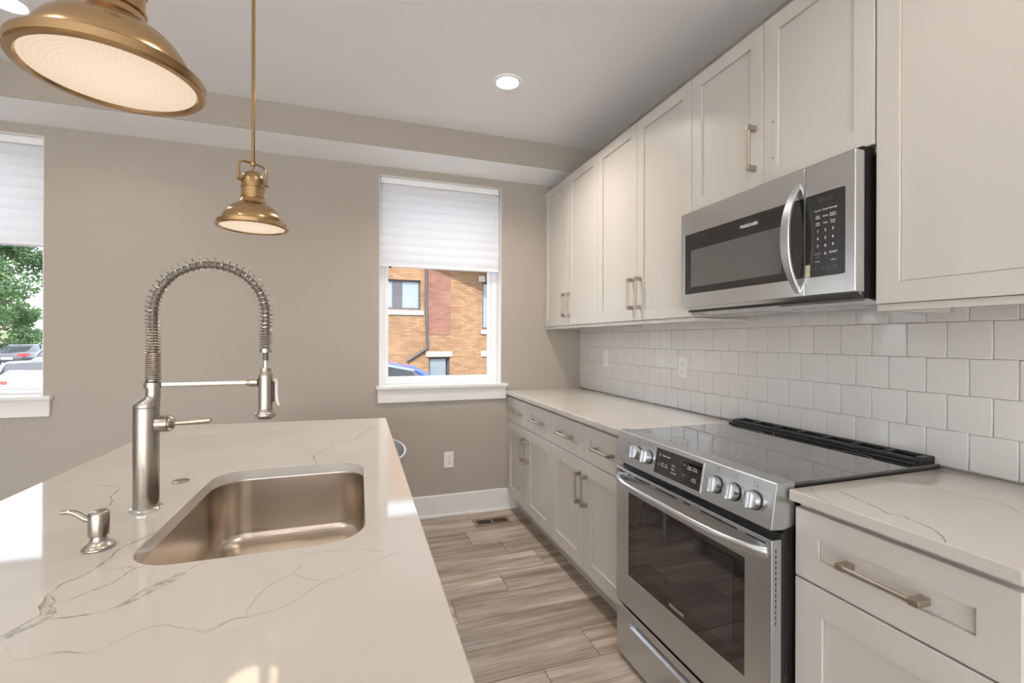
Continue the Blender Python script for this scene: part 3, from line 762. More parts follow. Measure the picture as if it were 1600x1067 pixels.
def soap():
    x, y = -0.456, 1.042
    t = thing('soap_dispenser', (x,y,CH), 'small brushed nickel soap pump at the near corner of the sink', 'soap dispenser')
    b = B(); b.lathe([(0.0240,0),(0.0248,0.0015),(0.0244,0.004),(0.0205,0.008),(0.0158,0.0115),(0.0130,0.0155),(0.0117,0.020),(0.0117,0.031)], (x,y,CH), 48); b.obj('base', M_nickel, t)
    b = B(); b.lathe([(0.0148,0.0245),(0.0156,0.0255),(0.0156,0.0640),(0.0146,0.0672),(0.0120,0.0692),(0.0001,0.0700)], (x,y,CH), 48); p = b.obj('pump_head', M_nickel, t)
    b = B(); pts = smooth_path([(x-0.010,y+0.001,CH+0.052),(x-0.022,y+0.002,CH+0.057),(x-0.034,y+0.003,CH+0.066),(x-0.046,y+0.004,CH+0.0705),(x-0.058,y+0.005,CH+0.0700)])
    b.tube(pts, [0.0062-0.0022*i/(len(pts)-1) for i in range(len(pts))], 16); b.obj('spout', M_nickel, t)
soap()
b = B(); b.lathe([(0.0200,0),(0.0208,0.001),(0.0208,0.0025),(0.0190,0.004),(0.011,0.005),(0.0001,0.0052)], (-0.4585,1.457,CH), 44)
tag(b.obj('hole_cover', M_nickel, None), 'round brushed nickel plug capping a hole in the island top behind the faucet', 'hole cover')

# ============================================================ PENDANTS
M_lens = emit('prismatic_lens', (1.0, 0.78, 0.58), 1.0)
def lens_mat():
    t = M_lens.node_tree; e = [n for n in t.nodes if n.type == 'EMISSION'][0]
    tc = t.nodes.new('ShaderNodeTexCoord'); sp = t.nodes.new('ShaderNodeSeparateXYZ'); t.links.new(tc.outputs['Object'], sp.inputs[0])
    def M(op, a, c=None):
        n = t.nodes.new('ShaderNodeMath'); n.operation = op
        for i, v in enumerate((a, c)):
            if v is None: continue
            if isinstance(v, (int, float)): n.inputs[i].default_value = v
            else: t.links.new(v, n.inputs[i])
        return n.outputs[0]
    r = M('SQRT', M('ADD', M('MULTIPLY', sp.outputs[0], sp.outputs[0]), M('MULTIPLY', sp.outputs[1], sp.outputs[1])))
    th = M('ARCTAN2', sp.outputs[1], sp.outputs[0])
    rings = M('SINE', M('MULTIPLY', r, 900.0)); rays = M('SINE', M('MULTIPLY', th, 72.0))
    k = M('MULTIPLY', M('ADD', M('MULTIPLY', rings, 0.5), M('MULTIPLY', rays, 0.5)), 0.055)
    k = M('MULTIPLY', k, M('MINIMUM', M('MULTIPLY', r, 14.0), 1.0))
    fall = M('SUBTRACT', 1.0, M('MULTIPLY', M('MULTIPLY', r, r), 14.0))      # bulb behind the glass: brighter in the middle
    s = M('MULTIPLY', M('ADD', 1.0, k), fall); t.links.new(M('MULTIPLY', s, 0.67), e.inputs['Strength'])
lens_mat()
def pendant(x, y, label, z0):
    t = thing('pendant_light', (x,y,z0), label, 'pendant light', None)
    b = B(); b.lathe([(0.09498,0.004),(0.09752,0.000),(0.10473,0.0005),(0.10727,0.003),(0.10727,0.0145),(0.10473,0.0165),(0.09582,0.0150)], (x,y,z0), 96, cap0=False, cap1=False); b.obj('rim', M_brass, t)
    b = B(); b.lathe([(0.09582,0.0035),(0.06784,0.0015),(0.03392,0.0003),(0.00008,0.0)], (x,y,z0+0.001), 96, cap0=False); b.obj('lens', M_lens, t)
    dome = [(0.09582*0.94,0.0150)]+[(0.0905*math.sqrt(1-(h/0.0740)**2), 0.0150+h) for h in (0.0,0.010,0.020,0.030,0.040,0.048,0.055,0.060,0.0635)]+[(0.0430,0.0820),(0.0405,0.0855),(0.0385,0.0900)]
    b = B(); b.lathe(dome, (x,y,z0), 96, cap0=False, cap1=False); b.obj('shade', M_brass, t)
    neck = [(0.0385,0.0900),(0.0360,0.0953),(0.0345,0.0985),(0.0366,0.0995),(0.0366,0.1027),(0.0345,0.1038),(0.0343,0.1308),(0.0366,0.1319),(0.0366,0.1351),(0.0341,0.1366),(0.0335,0.1621),(0.0314,0.1727),(0.0263,0.1806),(0.0187,0.1854),(0.0085,0.1870)]
    b = B(); b.lathe(neck, (x,y,z0), 64, cap0=False); b.obj('socket_housing', M_brass, t)
    d = Vector((0.755,0.656,0)); yb = B(); hw = 0.0455; c = Vector((x,y,z0))
    pts = []
    for sg in (-1,1):
        arm = [c+d*sg*hw+Vector((0,0,0.1520)), c+d*sg*hw+Vector((0,0,0.1740)), c+d*sg*hw+Vector((0,0,0.1950)), c+d*sg*(hw*0.95)+Vector((0,0,0.2045)), c+d*sg*(hw*0.82)+Vector((0,0,0.2115)), c+d*sg*(hw*0.64)+Vector((0,0,0.2145)), c+d*sg*(hw*0.35)+Vector((0,0,0.2155)), c+d*sg*0.006+Vector((0,0,0.2158))]
        yb.tube(smooth_path(arm,5), 0.0036, 12)
    yk = yb.obj('yoke', M_brass, t)
    for sg in (-1,1):
        b = B(); b.cyl(c+d*sg*0.034+Vector((0,0,0.1530)), c+d*sg*0.0520+Vector((0,0,0.1530)), 0.0055, 20, bev=0.001); b.obj('pivot_pin', M_brass, yk)
    b = B(); b.lathe([(0.0045,0.1855),(0.0045,0.206),(0.0085,0.2075),(0.0092,0.2140),(0.0085,0.2230),(0.0062,0.2250)], (x,y,z0), 28); b.obj('swivel', M_brass, t)
    b = B(); b.cyl((x,y,z0+0.223),(x,y,CEIL-0.02),0.0056,20); b.obj('rod', M_brass, t)
    b = B(); b.lathe([(0.014,-0.030),(0.055,-0.020),(0.062,-0.004),(0.062,0)], (x,y,CEIL), 48); b.obj('ceiling_canopy', M_brass, t)
    ld = bpy.data.lights.new('bulb_glow', 'AREA'); ld.shape = 'DISK'; ld.size = 0.16; ld.energy = 0.32; ld.color = (1.0,0.76,0.52)
    lo = bpy.data.objects.new('bulb', ld); link(lo, t); lo.location = (0,0,-0.004)
pendant(-0.3356, 1.7044, 'far brass dome pendant lamp hanging beyond the faucet', 1.668)
pendant(-0.3273, 0.7843, 'near brass dome pendant lamp, largest, hanging closest to the camera', 1.664)
# recessed ceiling lights
def ceiling_light(x, y, label, grp=None, watts=None):
    t = thing('ceiling_light', (x,y,CEIL), label, 'ceiling light', grp)
    b = B(); b.lathe([(0.060,-0.0035),(0.064,-0.0075),(0.078,-0.0065),(0.0815,-0.0030),(0.082,0.0)], (x,y,CEIL), 56, cap0=False, cap1=False); b.obj('trim_ring', M_vinyl, t)
    b = B(); b.lathe([(0.0001,-0.0032),(0.060,-0.0032)], (x,y,CEIL), 56, cap0=False, cap1=False); b.obj('diffuser', M_led, t)
    ld = bpy.data.lights.new('downlight', 'AREA'); ld.shape = 'DISK'; ld.size = 0.12; ld.energy = watts or LAMP_W; ld.color = LAMP_C
    ld.spread = math.radians(132); lo = bpy.data.objects.new('lamp', ld); link(lo, t); lo.location = (0,0,-0.010)
ceiling_light(0.781, 2.421, 'lit recessed downlight in the ceiling above the aisle', None, 9.5)
ceiling_light(-1.434, 2.54, 'lit recessed downlight at the upper left corner, half behind the near pendant')
for x, y in ((0.781,0.60),(-1.434,0.25),(-3.7,2.5),(-3.7,0.25),(0.6,-1.9),(-1.6,-1.9),(-3.7,-1.9),(-0.5,-3.8),(-3.2,-3.8)):  # unseen downlights added to light the kitchen from outside the view
    ceiling_light(x, y, 'unseen round downlight added behind or beside the camera to light the room', 'added downlights out of view', 3.0 if (x, y) == (0.781, 0.60) else None)

# ============================================================ OUTLETS, VENT
def outlet(name, c, right, up, w, h, label, kind='outlet'):
    c, right, up = Vector(c), Vector(right), Vector(up); nn = right.cross(up)
    t = thing(name, c, label, 'outlet' if kind == 'outlet' else 'switch')
    M = Matrix((right, up, nn)).transposed().to_4x4(); M.translation = c
    def OB(sx, sy, sz, ox, oy, oz, bev=0.0):
        return (sx,sy,sz, M @ Matrix.Translation((ox,oy,oz)), bev)
    b = B(); b.obox(*OB(w,h,0.006,0,0,0.003,0.002)); b.obj('cover_plate', M_plate, t)
    b = B(); b.obox(*OB(0.034,0.068,0.004,0,0,0.0065,0.0012)); f = b.obj('receptacle' if kind == 'outlet' else 'rocker', M_plate, t)
    if kind == 'outlet':
        for oy in (-0.0195,0.0195):
            b = B()
            b.obox(*OB(0.0018,0.0085,0.0006,-0.0063,oy+0.002,0.0087)); b.obox(*OB(0.0018,0.0070,0.0006,0.0063,oy+0.002,0.0087))
            b.lathe([(0.0024,0),(0.0024,0.0005)], M @ Vector((0,oy-0.0075,0.0085)), 12, nn); b.obj('slots', M_hole, f)
    for oy in (-h/2+0.010, h/2-0.010):
        b = B(); b.lathe([(0.003,0),(0.002,0.001)], M @ Vector((0,oy,0.006)), 12, nn); b.obj('screw', M_plate, t)
outlet('wall_outlet', (0.632,D,0.413), (1,0,0), (0,0,1), 0.072, 0.118, 'white duplex outlet low on the window wall above the baseboard')
outlet('wall_outlet', (W-0.0095,2.093,1.152), (0,-1,0), (0,0,1), 0.074, 0.120, 'white duplex outlet on the backsplash just left of the range')
outlet('wall_switch', (W-0.0095,2.918,1.168), (0,-1,0), (0,0,1), 0.072, 0.118, 'white wall switch on the backsplash near the far corner', 'switch')
def floor_vent():
    x0,x1,y0,y1 = 0.775,1.035,3.075,3.195
    t = thing('floor_vent', ((x0+x1)/2,(y0+y1)/2,0), 'brown slotted floor register by the window wall', 'floor vent')
    M_vent = mat('register_brown', (0.24,0.175,0.125), 0.5); M_slat = mat('register_slats', (0.13,0.09,0.06), 0.5)
    b = B(); xm = (x0+x1)/2
    for q in ((x0,x1,y0,y0+0.022),(x0,x1,y1-0.022,y1),(x0,x0+0.022,y0+0.022,y1-0.022),(x1-0.022,x1,y0+0.022,y1-0.022),(xm-0.006,xm+0.006,y0+0.022,y1-0.022)): b.box(*q,0.0,0.006,bev=0.0015)
    b.obj('frame', M_vent, t)
    box('duct_opening', M_hole, t, x0+0.02,x1-0.02,y0+0.02,y1-0.02,0.0003,0.0006)
    b = B(); n = 10
    for s0, s1 in ((x0+0.022,xm-0.006),(xm+0.006,x1-0.022)):
        for k in range(1,n): 
            xx = s0+(s1-s0)*k/n; b.box(xx-0.0016,xx+0.0016,y0+0.02,y1-0.02,0.001,0.0050)
    b.obj('grille', M_slat, t)
floor_vent()

# ============================================================ STOOL beyond the island
def stool():
    cx, cy = 0.018, 2.630
    t = thing('bar_stool', (cx,cy,0), 'grey shell bar stool tucked at the far end of the island', 'stool')
    M_sh = mat('grey_shell', (0.42,0.42,0.43), 0.35)
    b = B(); ns, nr = 48, 14; rings = []
    # bucket: bottom to rim, rim dips at the front (towards the island)
    for j in range(nr+1):
        u = j/nr; ring = []
        for i in range(ns):
            a = 2*PI*i/ns; back = 0.5-0.5*math.cos(a-PI/2+PI)   # 1 at +y
            hgt = 0.045+0.075*back; r = 0.10+0.135*min(1,u*1.5)**0.6
            z = 0.605+hgt*max(0,(u-0.25)/0.75)**1.3; ring.append((cx+r*math.cos(a), cy+r*0.95*math.sin(a), z))
        rings.append(ring)
    inner = [[(cx+(p[0]-cx)*0.955, cy+(p[1]-cy)*0.955, p[2]+0.006*(1-j/nr)) for p in r] for j, r in enumerate(rings)]
    b.loft(rings+list(reversed(inner)), True, True); b.obj('seat_shell', M_sh, t, smooth=60)
    for a in (45,135,225,315):
        c, s_ = math.cos(math.radians(a)), math.sin(math.radians(a))
        b = B(); b.cyl((cx+0.08*c,cy+0.08*s_,0.61),(cx+0.19*c,cy+0.19*s_,0.0),0.012,14); b.obj('leg', M_steel_light, t)
    b = B(); b.tube([(cx+0.162*math.cos(2*PI*i/32),cy+0.162*math.sin(2*PI*i/32),0.20) for i in range(32)],0.008,10,closed=True); b.obj('foot_ring', M_steel_light, t)
stool()
# ============================================================ RANGE
RY0, RY1 = 0.9035, 1.6605
def holed_panel(b, y0, y1, z0, z1, hy0, hy1, hz0, hz1, x0, x1, bev=0.0, hdep=None, r=0.004):
    """plate lying in the y-z plane (front x0, back x1) with a rectangular window cut through"""
    O = rrect(y0,y1,z0,z1,0.003,3); H = rrect(hy0,hy1,hz0,hz1,r,3)
    def R(poly, x): return [(x,p[0],p[1]) for p in poly]
    b.loft([R(H,x1),R(H,x0+0.001),R(rrect(hy0-0.001,hy1+0.001,hz0-0.001,hz1+0.001,r,3),x0),R(rrect(y0+0.0015,y1-0.0015,z0+0.0015,z1-0.0015,0.003,3),x0),R(O,x0+0.0015),R(O,x1)], False, False)
    # back face
    b.loft([R(O,x1),R(H,x1)], False, False)
def make_range():
    t = thing('range', (1.37,(RY0+RY1)/2,0), 'stainless steel slide-in electric range with a black glass cooktop', 'range')
    b = B(); b.box(1.062,1.69,RY0+0.004,RY1-0.004,0.03,0.9145,bev=0.002); body = b.obj('body', M_blackmetal, t)
    b = B(); b.box(1.050,1.062,RY0+0.004,RY1-0.004,0.24,0.795); b.obj('door_gasket', M_black, t)
    # groove on the near side panel
    b = B(); R1 = rrect(1.066,1.080,0.42,0.872,0.0068,6); R2 = rrect(1.0685,1.0775,0.4225,0.8695,0.0044,6)
    y_ = RY0+0.0038
    b.loft([[(p[0],y_,p[1]) for p in R1],[(p[0],y_-0.0014,p[1]) for p in R1],[(p[0],y_-0.0014,p[1]) for p in R2],[(p[0],y_,p[1]) for p in R2]], False, False); b.obj('side_rib', M_blackmetal, body)
    # cooktop
    b = B(); b.box(1.094,1.690,RY0-0.002,RY1+0.002,0.9165,0.9185,bev=0.0006); b.obj('cooktop_edge', M_black, t)
    b = B(); b.box(1.094,1.690,RY0+0.0015,RY1-0.0015,0.9150,0.9262,bev=0.0012); ck = b.obj('glass_cooktop', M_cooktop, t)
    M_ring = mat('burner_print', (0.42,0.42,0.42), 0.25)
    for cx, cy, r, r2 in ((1.250,1.085,0.115,0.075),(1.500,1.070,0.080,0),(1.250,1.470,0.090,0),(1.500,1.480,0.115,0.075),(1.405,1.280,0.060,0)):
        b = B()
        for q in (r, r2):
            if q: b.lathe([(q-0.0011,0.92628),(q+0.0011,0.92632)], (cx,cy,0), 72, cap0=False, cap1=False)
        b.obj('burner_marking', M_ring, ck)
    # rear vent
    b = B(); v0, v1 = 1.612, 1.688; za, zb = 0.926, 0.947
    b.box(v0,v0+0.020,RY0+0.012,RY1-0.012,za,zb-0.004,bev=0.003); b.box(v1-0.016,v1,RY0+0.012,RY1-0.012,za,zb,bev=0.003)
    b.box(v0+0.012,v1-0.010,RY0+0.012,RY1-0.012,za,za+0.006)
    n = 7; Lr = (RY1-RY0-0.024)
    for k in range(n+1):
        yc = RY0+0.012+Lr*k/n; w = 0.014 if k not in (0,n) else 0.022
        yc = min(max(yc, RY0+0.012+w/2), RY1-0.012-w/2); b.box(v0+0.016,v1-0.012,yc-w/2,yc+w/2,za+0.003,zb-0.0005,bev=0.002)
    b.obj('rear_vent', M_black, t)
    b = B(); b.box(v0-0.020,v0,RY0+0.014,RY1-0.014,za,0.9325,bev=0.002); b.obj('vent_lip', M_blackmetal, t)
    # control panel (tilted)
    bot, top = Vector((1.012,0,0.810)), Vector((1.033,0,0.9275)); up = (top-bot).normalized(); nn = Vector((-up.z,0,up.x))
    b = B(); b.prism([(1.012,0.810),(1.033,0.9275),(1.036,0.9290),(1.095,0.9290),(1.095,0.812),(1.055,0.806)], 'y', RY0, RY1, bev=0.0012)
    cp = b.obj('control_panel', M_steel_light, t)
    def on(y, z, o=0.0):   # point on the panel at height z, o metres out
        p = bot+up*((z-bot.z)/up.z); return Vector((p.x,y,p.z))+nn*o
    def plate(b, ya, yb, z0, z1, o0, o1):
        b.loft([[on(ya,z0,o0),on(yb,z0,o0),on(yb,z1,o0),on(ya,z1,o0)],[on(ya,z0,o1),on(yb,z0,o1),on(yb,z1,o1),on(ya,z1,o1)]])
    b = B(); plate(b, 1.163,1.402,0.8235,0.9165,0.0003,0.0022); b.obj('display_frame', M_steel_light, cp)
    b = B(); plate(b, 1.1665,1.3985,0.8265,0.9135,0.0015,0.0030); dg = b.obj('display', M_glassblack, cp)
    RT = Vector((0,-1,0))
    b = B()
    for s_, y, z, sz in (('Bake',1.352,0.893,0.0085),('Broil',1.330,0.893,0.0085),('Self\nClean',1.357,0.862,0.0072),('Air\nGuard',1.336,0.862,0.0072),('Warm',1.300,0.872,0.0068),('Delay',1.300,0.860,0.0068),('Set Clock',1.294,0.848,0.0068),
                       ('Temp\nDisplay',1.222,0.885,0.0072),('Timer\nSet-Off',1.196,0.885,0.0072),('START\nCANCEL',1.196,0.852,0.0066)):
        b.text(s_, sz, on(y,z,0.0031), RT, up, 0.0001)
    for yy, zz, dn in ((1.245,0.889,1),(1.245,0.856,-1)):
        b.tube([on(yy+0.005,zz-0.003*dn,0.0032),on(yy,zz+0.003*dn,0.0032),on(yy-0.005,zz-0.003*dn,0.0032)],0.0004,6)
    for yy, zz in ((1.375,0.893),(1.377,0.861)):
        b.tube([on(yy+0.004*math.cos(k*PI/6),zz+0.0045*math.sin(k*PI/6),0.0032) for k in range(12)],0.00035,6,closed=True)
    b.obj('display_lettering', M_white_ink, dg)
    b = B(); b.text('88:88', 0.016, on(1.272,0.893,0.0031), RT, up, 0.00008); b.obj('clock_digits', mat('dim_segments',(0.035,0.035,0.035),0.4), dg)
    for y in (1.514,1.444,1.104,1.036,0.964):
        c = on(y,0.868)
        b = B(); b.lathe([(0.0260,0),(0.0260,0.0025)], c, 40, nn); k0 = b.obj('knob_skirt', M_black, cp)
        b = B(); b.lathe([(0.0235,0.0022),(0.0240,0.004),(0.0235,0.0190),(0.0225,0.0225),(0.0215,0.0230)], c, 44, nn)
        # grip bar across the knob face
        M = Matrix((Vector((0,1,0)), up, nn)).transposed().to_4x4(); M.translation = c+nn*0.030
        M.col[0][:3] = Vector((0,1,0)).cross(Vector((0,0,0)))[:] if False else M.col[0][:3]
        b.obox(0.0125,0.0445,0.0165,M,0.0025)
        b.obj('knob', M_steel_light, cp)
        b = B(); M2 = M.copy(); M2.translation = c+nn*0.0384+up*0.013; b.obox(0.0012,0.014,0.0006,M2); b.obj('pointer', M_dark_ink, cp)
    b = B()
    for y, dx, dz in ((1.514,1,-1),(1.444,1,1),(1.104,0,1),(1.036,-1,1),(0.964,-1,-1)):
        q = 0.0055; c = (y+0.002,0.911)
        b.tube([on(c[0]+q,c[1]-q,0.0003),on(c[0]-q,c[1]-q,0.0003),on(c[0]-q,c[1]+q,0.0003),on(c[0]+q,c[1]+q,0.0003)],0.00035,6,closed=True)
        b.lathe([(0.0018,0),(0.0018,0.0004)], on(c[0]+dx*q,c[1]+dz*q,0.0003), 12, nn)
    for y in (1.575,): b.text('Triple', 0.008, on(y,0.889,0.0004), RT, up, 0.0001); b.text('Double', 0.008, on(y,0.858,0.0004), RT, up, 0.0001)
    b.obj('panel_marking', M_dark_ink, cp)
    # oven door
    XD = 1.018
    b = B(); holed_panel(b, RY0+0.002,RY1-0.002,0.238,0.781, 0.994,1.570,0.366,0.698, XD, 1.050); d = b.obj('oven_door', M_steel_light, t)
    box('window_border', M_glassblack, d, XD+0.0016,XD+0.006,0.9945,1.5695,0.3665,0.6975)
    b = B(); b.box(XD+0.0008,XD+0.0016,1.036,1.522,0.412,0.672); b.obj('window_pane', M_ovenglass, d)
    b = B(); b.text('FRIGIDAIRE', 0.0145, (XD+0.0003,1.280,0.390), RT, Z_, 0.0003, bold=True); b.obj('badge', mat('badge_silver',(0.6,0.6,0.6),0.3,0.6), d)
    b = B()
    for ya, yb in ((1.640,1.598),(1.573,1.552),(1.527,1.430),(1.395,1.280),(1.245,1.215),(1.165,1.020),(0.99,0.925)):
        b.box(XD-0.0003,XD+0.002,yb,ya,0.7655,0.7700)
    b.obj('vent_slots', M_hole, d)
    b = B()
    for k in range(14): b.box(1.030,1.0325,RY0+0.0012,RY0+0.0024,0.560+0.0145*k,0.569+0.0145*k)
    b.obj('side_vent', M_hole, d)
    pts = []
    for k in range(33):
        u = -1+2*k/32; y = 1.281-u*0.358; out = 0.052*(1-abs(u)**5)**0.8+0.004*(1-u*u)
        pts.append((XD+0.003-out, y, 0.7440))
    b = B(); n = 20; P = [Vector(p) for p in pts]; rings = []
    for i, p in enumerate(P):
        T = (P[min(i+1,32)]-P[max(i-1,0)]).normalized(); s_ = T.cross(Z_).normalized()
        rings.append([p+s_*0.0100*math.cos(2*PI*k/n)+Z_*0.0145*math.sin(2*PI*k/n) for k in range(n)])
    b.loft(rings); b.obj('door_handle', M_steel_light, d)
    # storage drawer with a recessed grip
    XR = 1.022; b = B(); holed_panel(b, RY0+0.002,RY1-0.002,0.022,0.222, 1.002,1.564,0.158,0.192, XR, 1.048); dr = b.obj('storage_drawer', M_steel_light, t)
    b = B(); y0, y1 = 1.003,1.563
    b.prism([(XR+0.001,0.1585),(XR+0.001,0.161),(1.043,0.1765),(1.046,0.1765),(1.046,0.1585)], 'y', y0, y1); b.box(1.0455,1.048,y0,y1,0.1585,0.1915); b.obj('grip_recess', M_steel_light, dr)
    box('drawer_back', M_black, dr, 1.048,1.061,RY0+0.006,RY1-0.006,0.03,0.236)
    for y in (RY0+0.04, RY1-0.04):
        for x in (1.075,1.64):
            b = B(); b.cyl((x,y,0.0),(x,y,0.032),0.017,20); b.obj('foot', M_black, t)
make_range()

# ============================================================ MICROWAVE
def microwave():
    XM, y0, y1, z0, z1 = 1.330, 0.912, 1.648, 1.443, 1.846
    t = thing('microwave', (1.53,(y0+y1)/2,1.41), 'stainless steel over-the-range microwave between the wall cabinets', 'microwave')
    b = B(); b.box(1.366,W-0.012,y0+0.004,y1-0.004,1.424,1.862,bev=0.002); b.obj('case', M_blackmetal, t)
    b = B(); b.prism([(1.350,1.443),(1.366,1.443),(1.69,1.443),(1.69,1.414),(1.44,1.414),(1.372,1.428)], 'y', y0+0.006, y1-0.006, bev=0.001); un_ = b.obj('underside_tray', M_steel, t)
    b = B(); b.prism([(1.3535,1.4418),(1.3535,1.4435),(1.40,1.4435),(1.40,1.421)], 'y', y0+0.02, y0+0.30); b.obj('lamp_slot', M_hole, un_)
    for ya in (1.00, 1.34):
        b = B(); b.box(1.47,1.64,ya,ya+0.23,1.4115,1.4145,bev=0.001); b.obj('grease_filter', M_steel, un_)
    ys = 1.067
    # door
    b = B(); holed_panel(b, ys+0.001,y1,z0,z1, ys+0.0012,1.624,1.499,1.752, XM, XM+0.034, r=0.006); d = b.obj('door', M_steel, t)
    # the right stile of the door is glass: black pane reaches the split
    b = B(); b.box(XM+0.0012,XM+0.030,ys+0.0014,1.6235,1.4995,1.7515,bev=0.0006); g = b.obj('door_glass', M_glassblack, d)
    b = B(); b.box(XM+0.0004,XM+0.0013,1.150,1.586,1.526,1.682); b.obj('viewing_window', mat('mesh_glass',(0.13,0.127,0.122),0.12,0,0.8), g)
    b = B(); b.text('FRIGIDAIRE', 0.0155, (XM+0.0009,1.285,1.7185), (0,-1,0), Z_, 0.0003, bold=True); b.obj('logo', M_white_ink, g)
    # arched handle
    pts = []
    for k in range(41):
        u = -1+2*k/40; out = 0.050*(1-abs(u)**2.4); pts.append(Vector((XM+0.002-out, 1.089+0.006*(1-u*u), 1.628+u*0.172)))
    rings = []
    for i, p in enumerate(pts):
        T = (pts[min(i+1,40)]-pts[max(i-1,0)]).normalized(); s_ = Vector((0,1,0)); n_ = T.cross(s_).normalized(); u = -1+2*i/40
        hw = 0.0085+0.0075*(1-u*u); th = 0.0055
        rings.append([p+s_*a*hw+n_*c*th for a, c in ((-1,-0.6),(-0.85,-1),(0.85,-1),(1,-0.6),(1,0.6),(0.85,1),(-0.85,1),(-1,0.6))])
    b = B(); b.loft(rings); b.obj('handle', M_steel_light, d, smooth=30)
    # control side
    b = B(); holed_panel(b, y0,ys-0.001,z0,z1, 0.941,ys-0.0013,1.499,1.752, XM, XM+0.030, r=0.006)
    cpn = b.obj('control_frame', M_steel, t)
    b = B(); b.box(XM+0.030,XM+0.038,y0,y0+0.022,z0,z1,bev=0.001); b.box(XM+0.001,XM+0.030,y0-0.002,y0+0.0002,z0,z1,bev=0.0008); b.obj('corner_trim', M_steel, cpn)
    b = B(); b.box(XM+0.0010,XM+0.028,0.9415,ys-0.0016,1.4995,1.7515,bev=0.0006); kp = b.obj('control_panel', mat('keypad_glass',(0.030,0.030,0.031),0.08,0,0.7), t)
    b = B(); xk = XM+0.0008; RT = (0,-1,0); cols = (1.024,1.000,0.977)
    rows = [(1.700,('Popcorn','Potato','Beverage'),0.0066),(1.680,('Melt\nSoften','Reheat','Defrost\nlbs/time'),0.0060),(1.659,('Time\nCook','Timer','Power\nLevel'),0.0060),
            (1.637,('1','2','3'),0.0115),(1.6135,('4','5','6'),0.0115),(1.590,('7','8','9'),0.0115)]
    for z, names, sz in rows:
        for y, s_ in zip(cols, names): b.text(s_, sz, (xk,y,z), RT, Z_, 0.0001, bold=True)
    b.text('0', 0.0115, (xk,1.000,1.566), RT, Z_, 0.0001, bold=True); b.text('START', 0.0085, (xk,0.976,1.567), RT, Z_, 0.0001, bold=True)
    b.text('+30 Sec', 0.0056, (xk,0.976,1.544), RT, Z_, 0.0001); b.text('+10 Sec', 0.0056, (xk,1.025,1.544), RT, Z_, 0.0001)
    b.obj('keypad_lettering', M_white_ink, kp)
    b = B(); b.text('STOP', 0.0085, (xk,1.025,1.567), RT, Z_, 0.0001, bold=True); b.text('cancel', 0.005, (xk,1.025,1.558), RT, Z_, 0.0001)
    for y in (1.029,1.009,0.991,0.971):
        b.tube([(xk,y+0.0045*math.cos(k*PI/8),1.523+0.0052*math.sin(k*PI/8)) for k in range(16)],0.00035,6,closed=True)
    b.obj('stop_lettering', M_grey_ink, kp)
    b = B(); b.text('88:88', 0.021, (xk,1.0,1.730), RT, Z_, 0.0001); b.obj('clock_digits', mat('dim_digits',(0.05,0.05,0.05),0.5), kp)
    b = B(); b.box(XM-0.0004,XM+0.0010,1.049,1.0635,1.500,1.538,bev=0.0003); b.obj('energy_sticker', mat('yellow_sticker',(0.50,0.47,0.30),0.5), kp)
microwave()
# ============================================================ OUTSIDE
GZ = -0.55
def ground_mat(name, c1, c2, scale, rough=0.9):
    m = mat(name, c1, rough); n = N(m, 'ShaderNodeTexNoise'); n.inputs['Scale'].default_value = scale; n.inputs['Detail'].default_value = 6
    L(m, coords(m), n.inputs['Vector']); L(m, ramp(m, n.outputs['Fac'], [(0.3,c1),(0.7,c2)]), pbsdf(m).inputs['Base Color']); return m
M_asphalt = ground_mat('asphalt', (0.10,0.10,0.105), (0.14,0.14,0.14), 3)
M_grass = ground_mat('meadow', (0.10,0.15,0.045), (0.18,0.225,0.09), 0.8)
b = B(); b.box(-60, 30, D+WT, 45.0, GZ-0.3, GZ); tag(b.obj('parking_lot', M_asphalt, None), kind='structure')
M_bounce_patio = ground_mat('pale_bounce_concrete', (0.56,0.54,0.50), (0.64,0.62,0.58), 2)
b = B(); b.box(-30, 20, -30, YF-WT, -0.35, -0.15); b.box(-30, XL-WT, YF-WT, D+WT, -0.35, -0.15); tag(b.obj('bounce_patio', M_bounce_patio, None), kind='structure')  # unseen pale ground added to bounce daylight up through the rear windows
b = B(); b.prism([(45,GZ-0.3),(45,GZ+0.03),(150,3.2),(150,GZ-0.3)], 'x', -150, 60); tag(b.obj('meadow', M_grass, None), kind='structure')
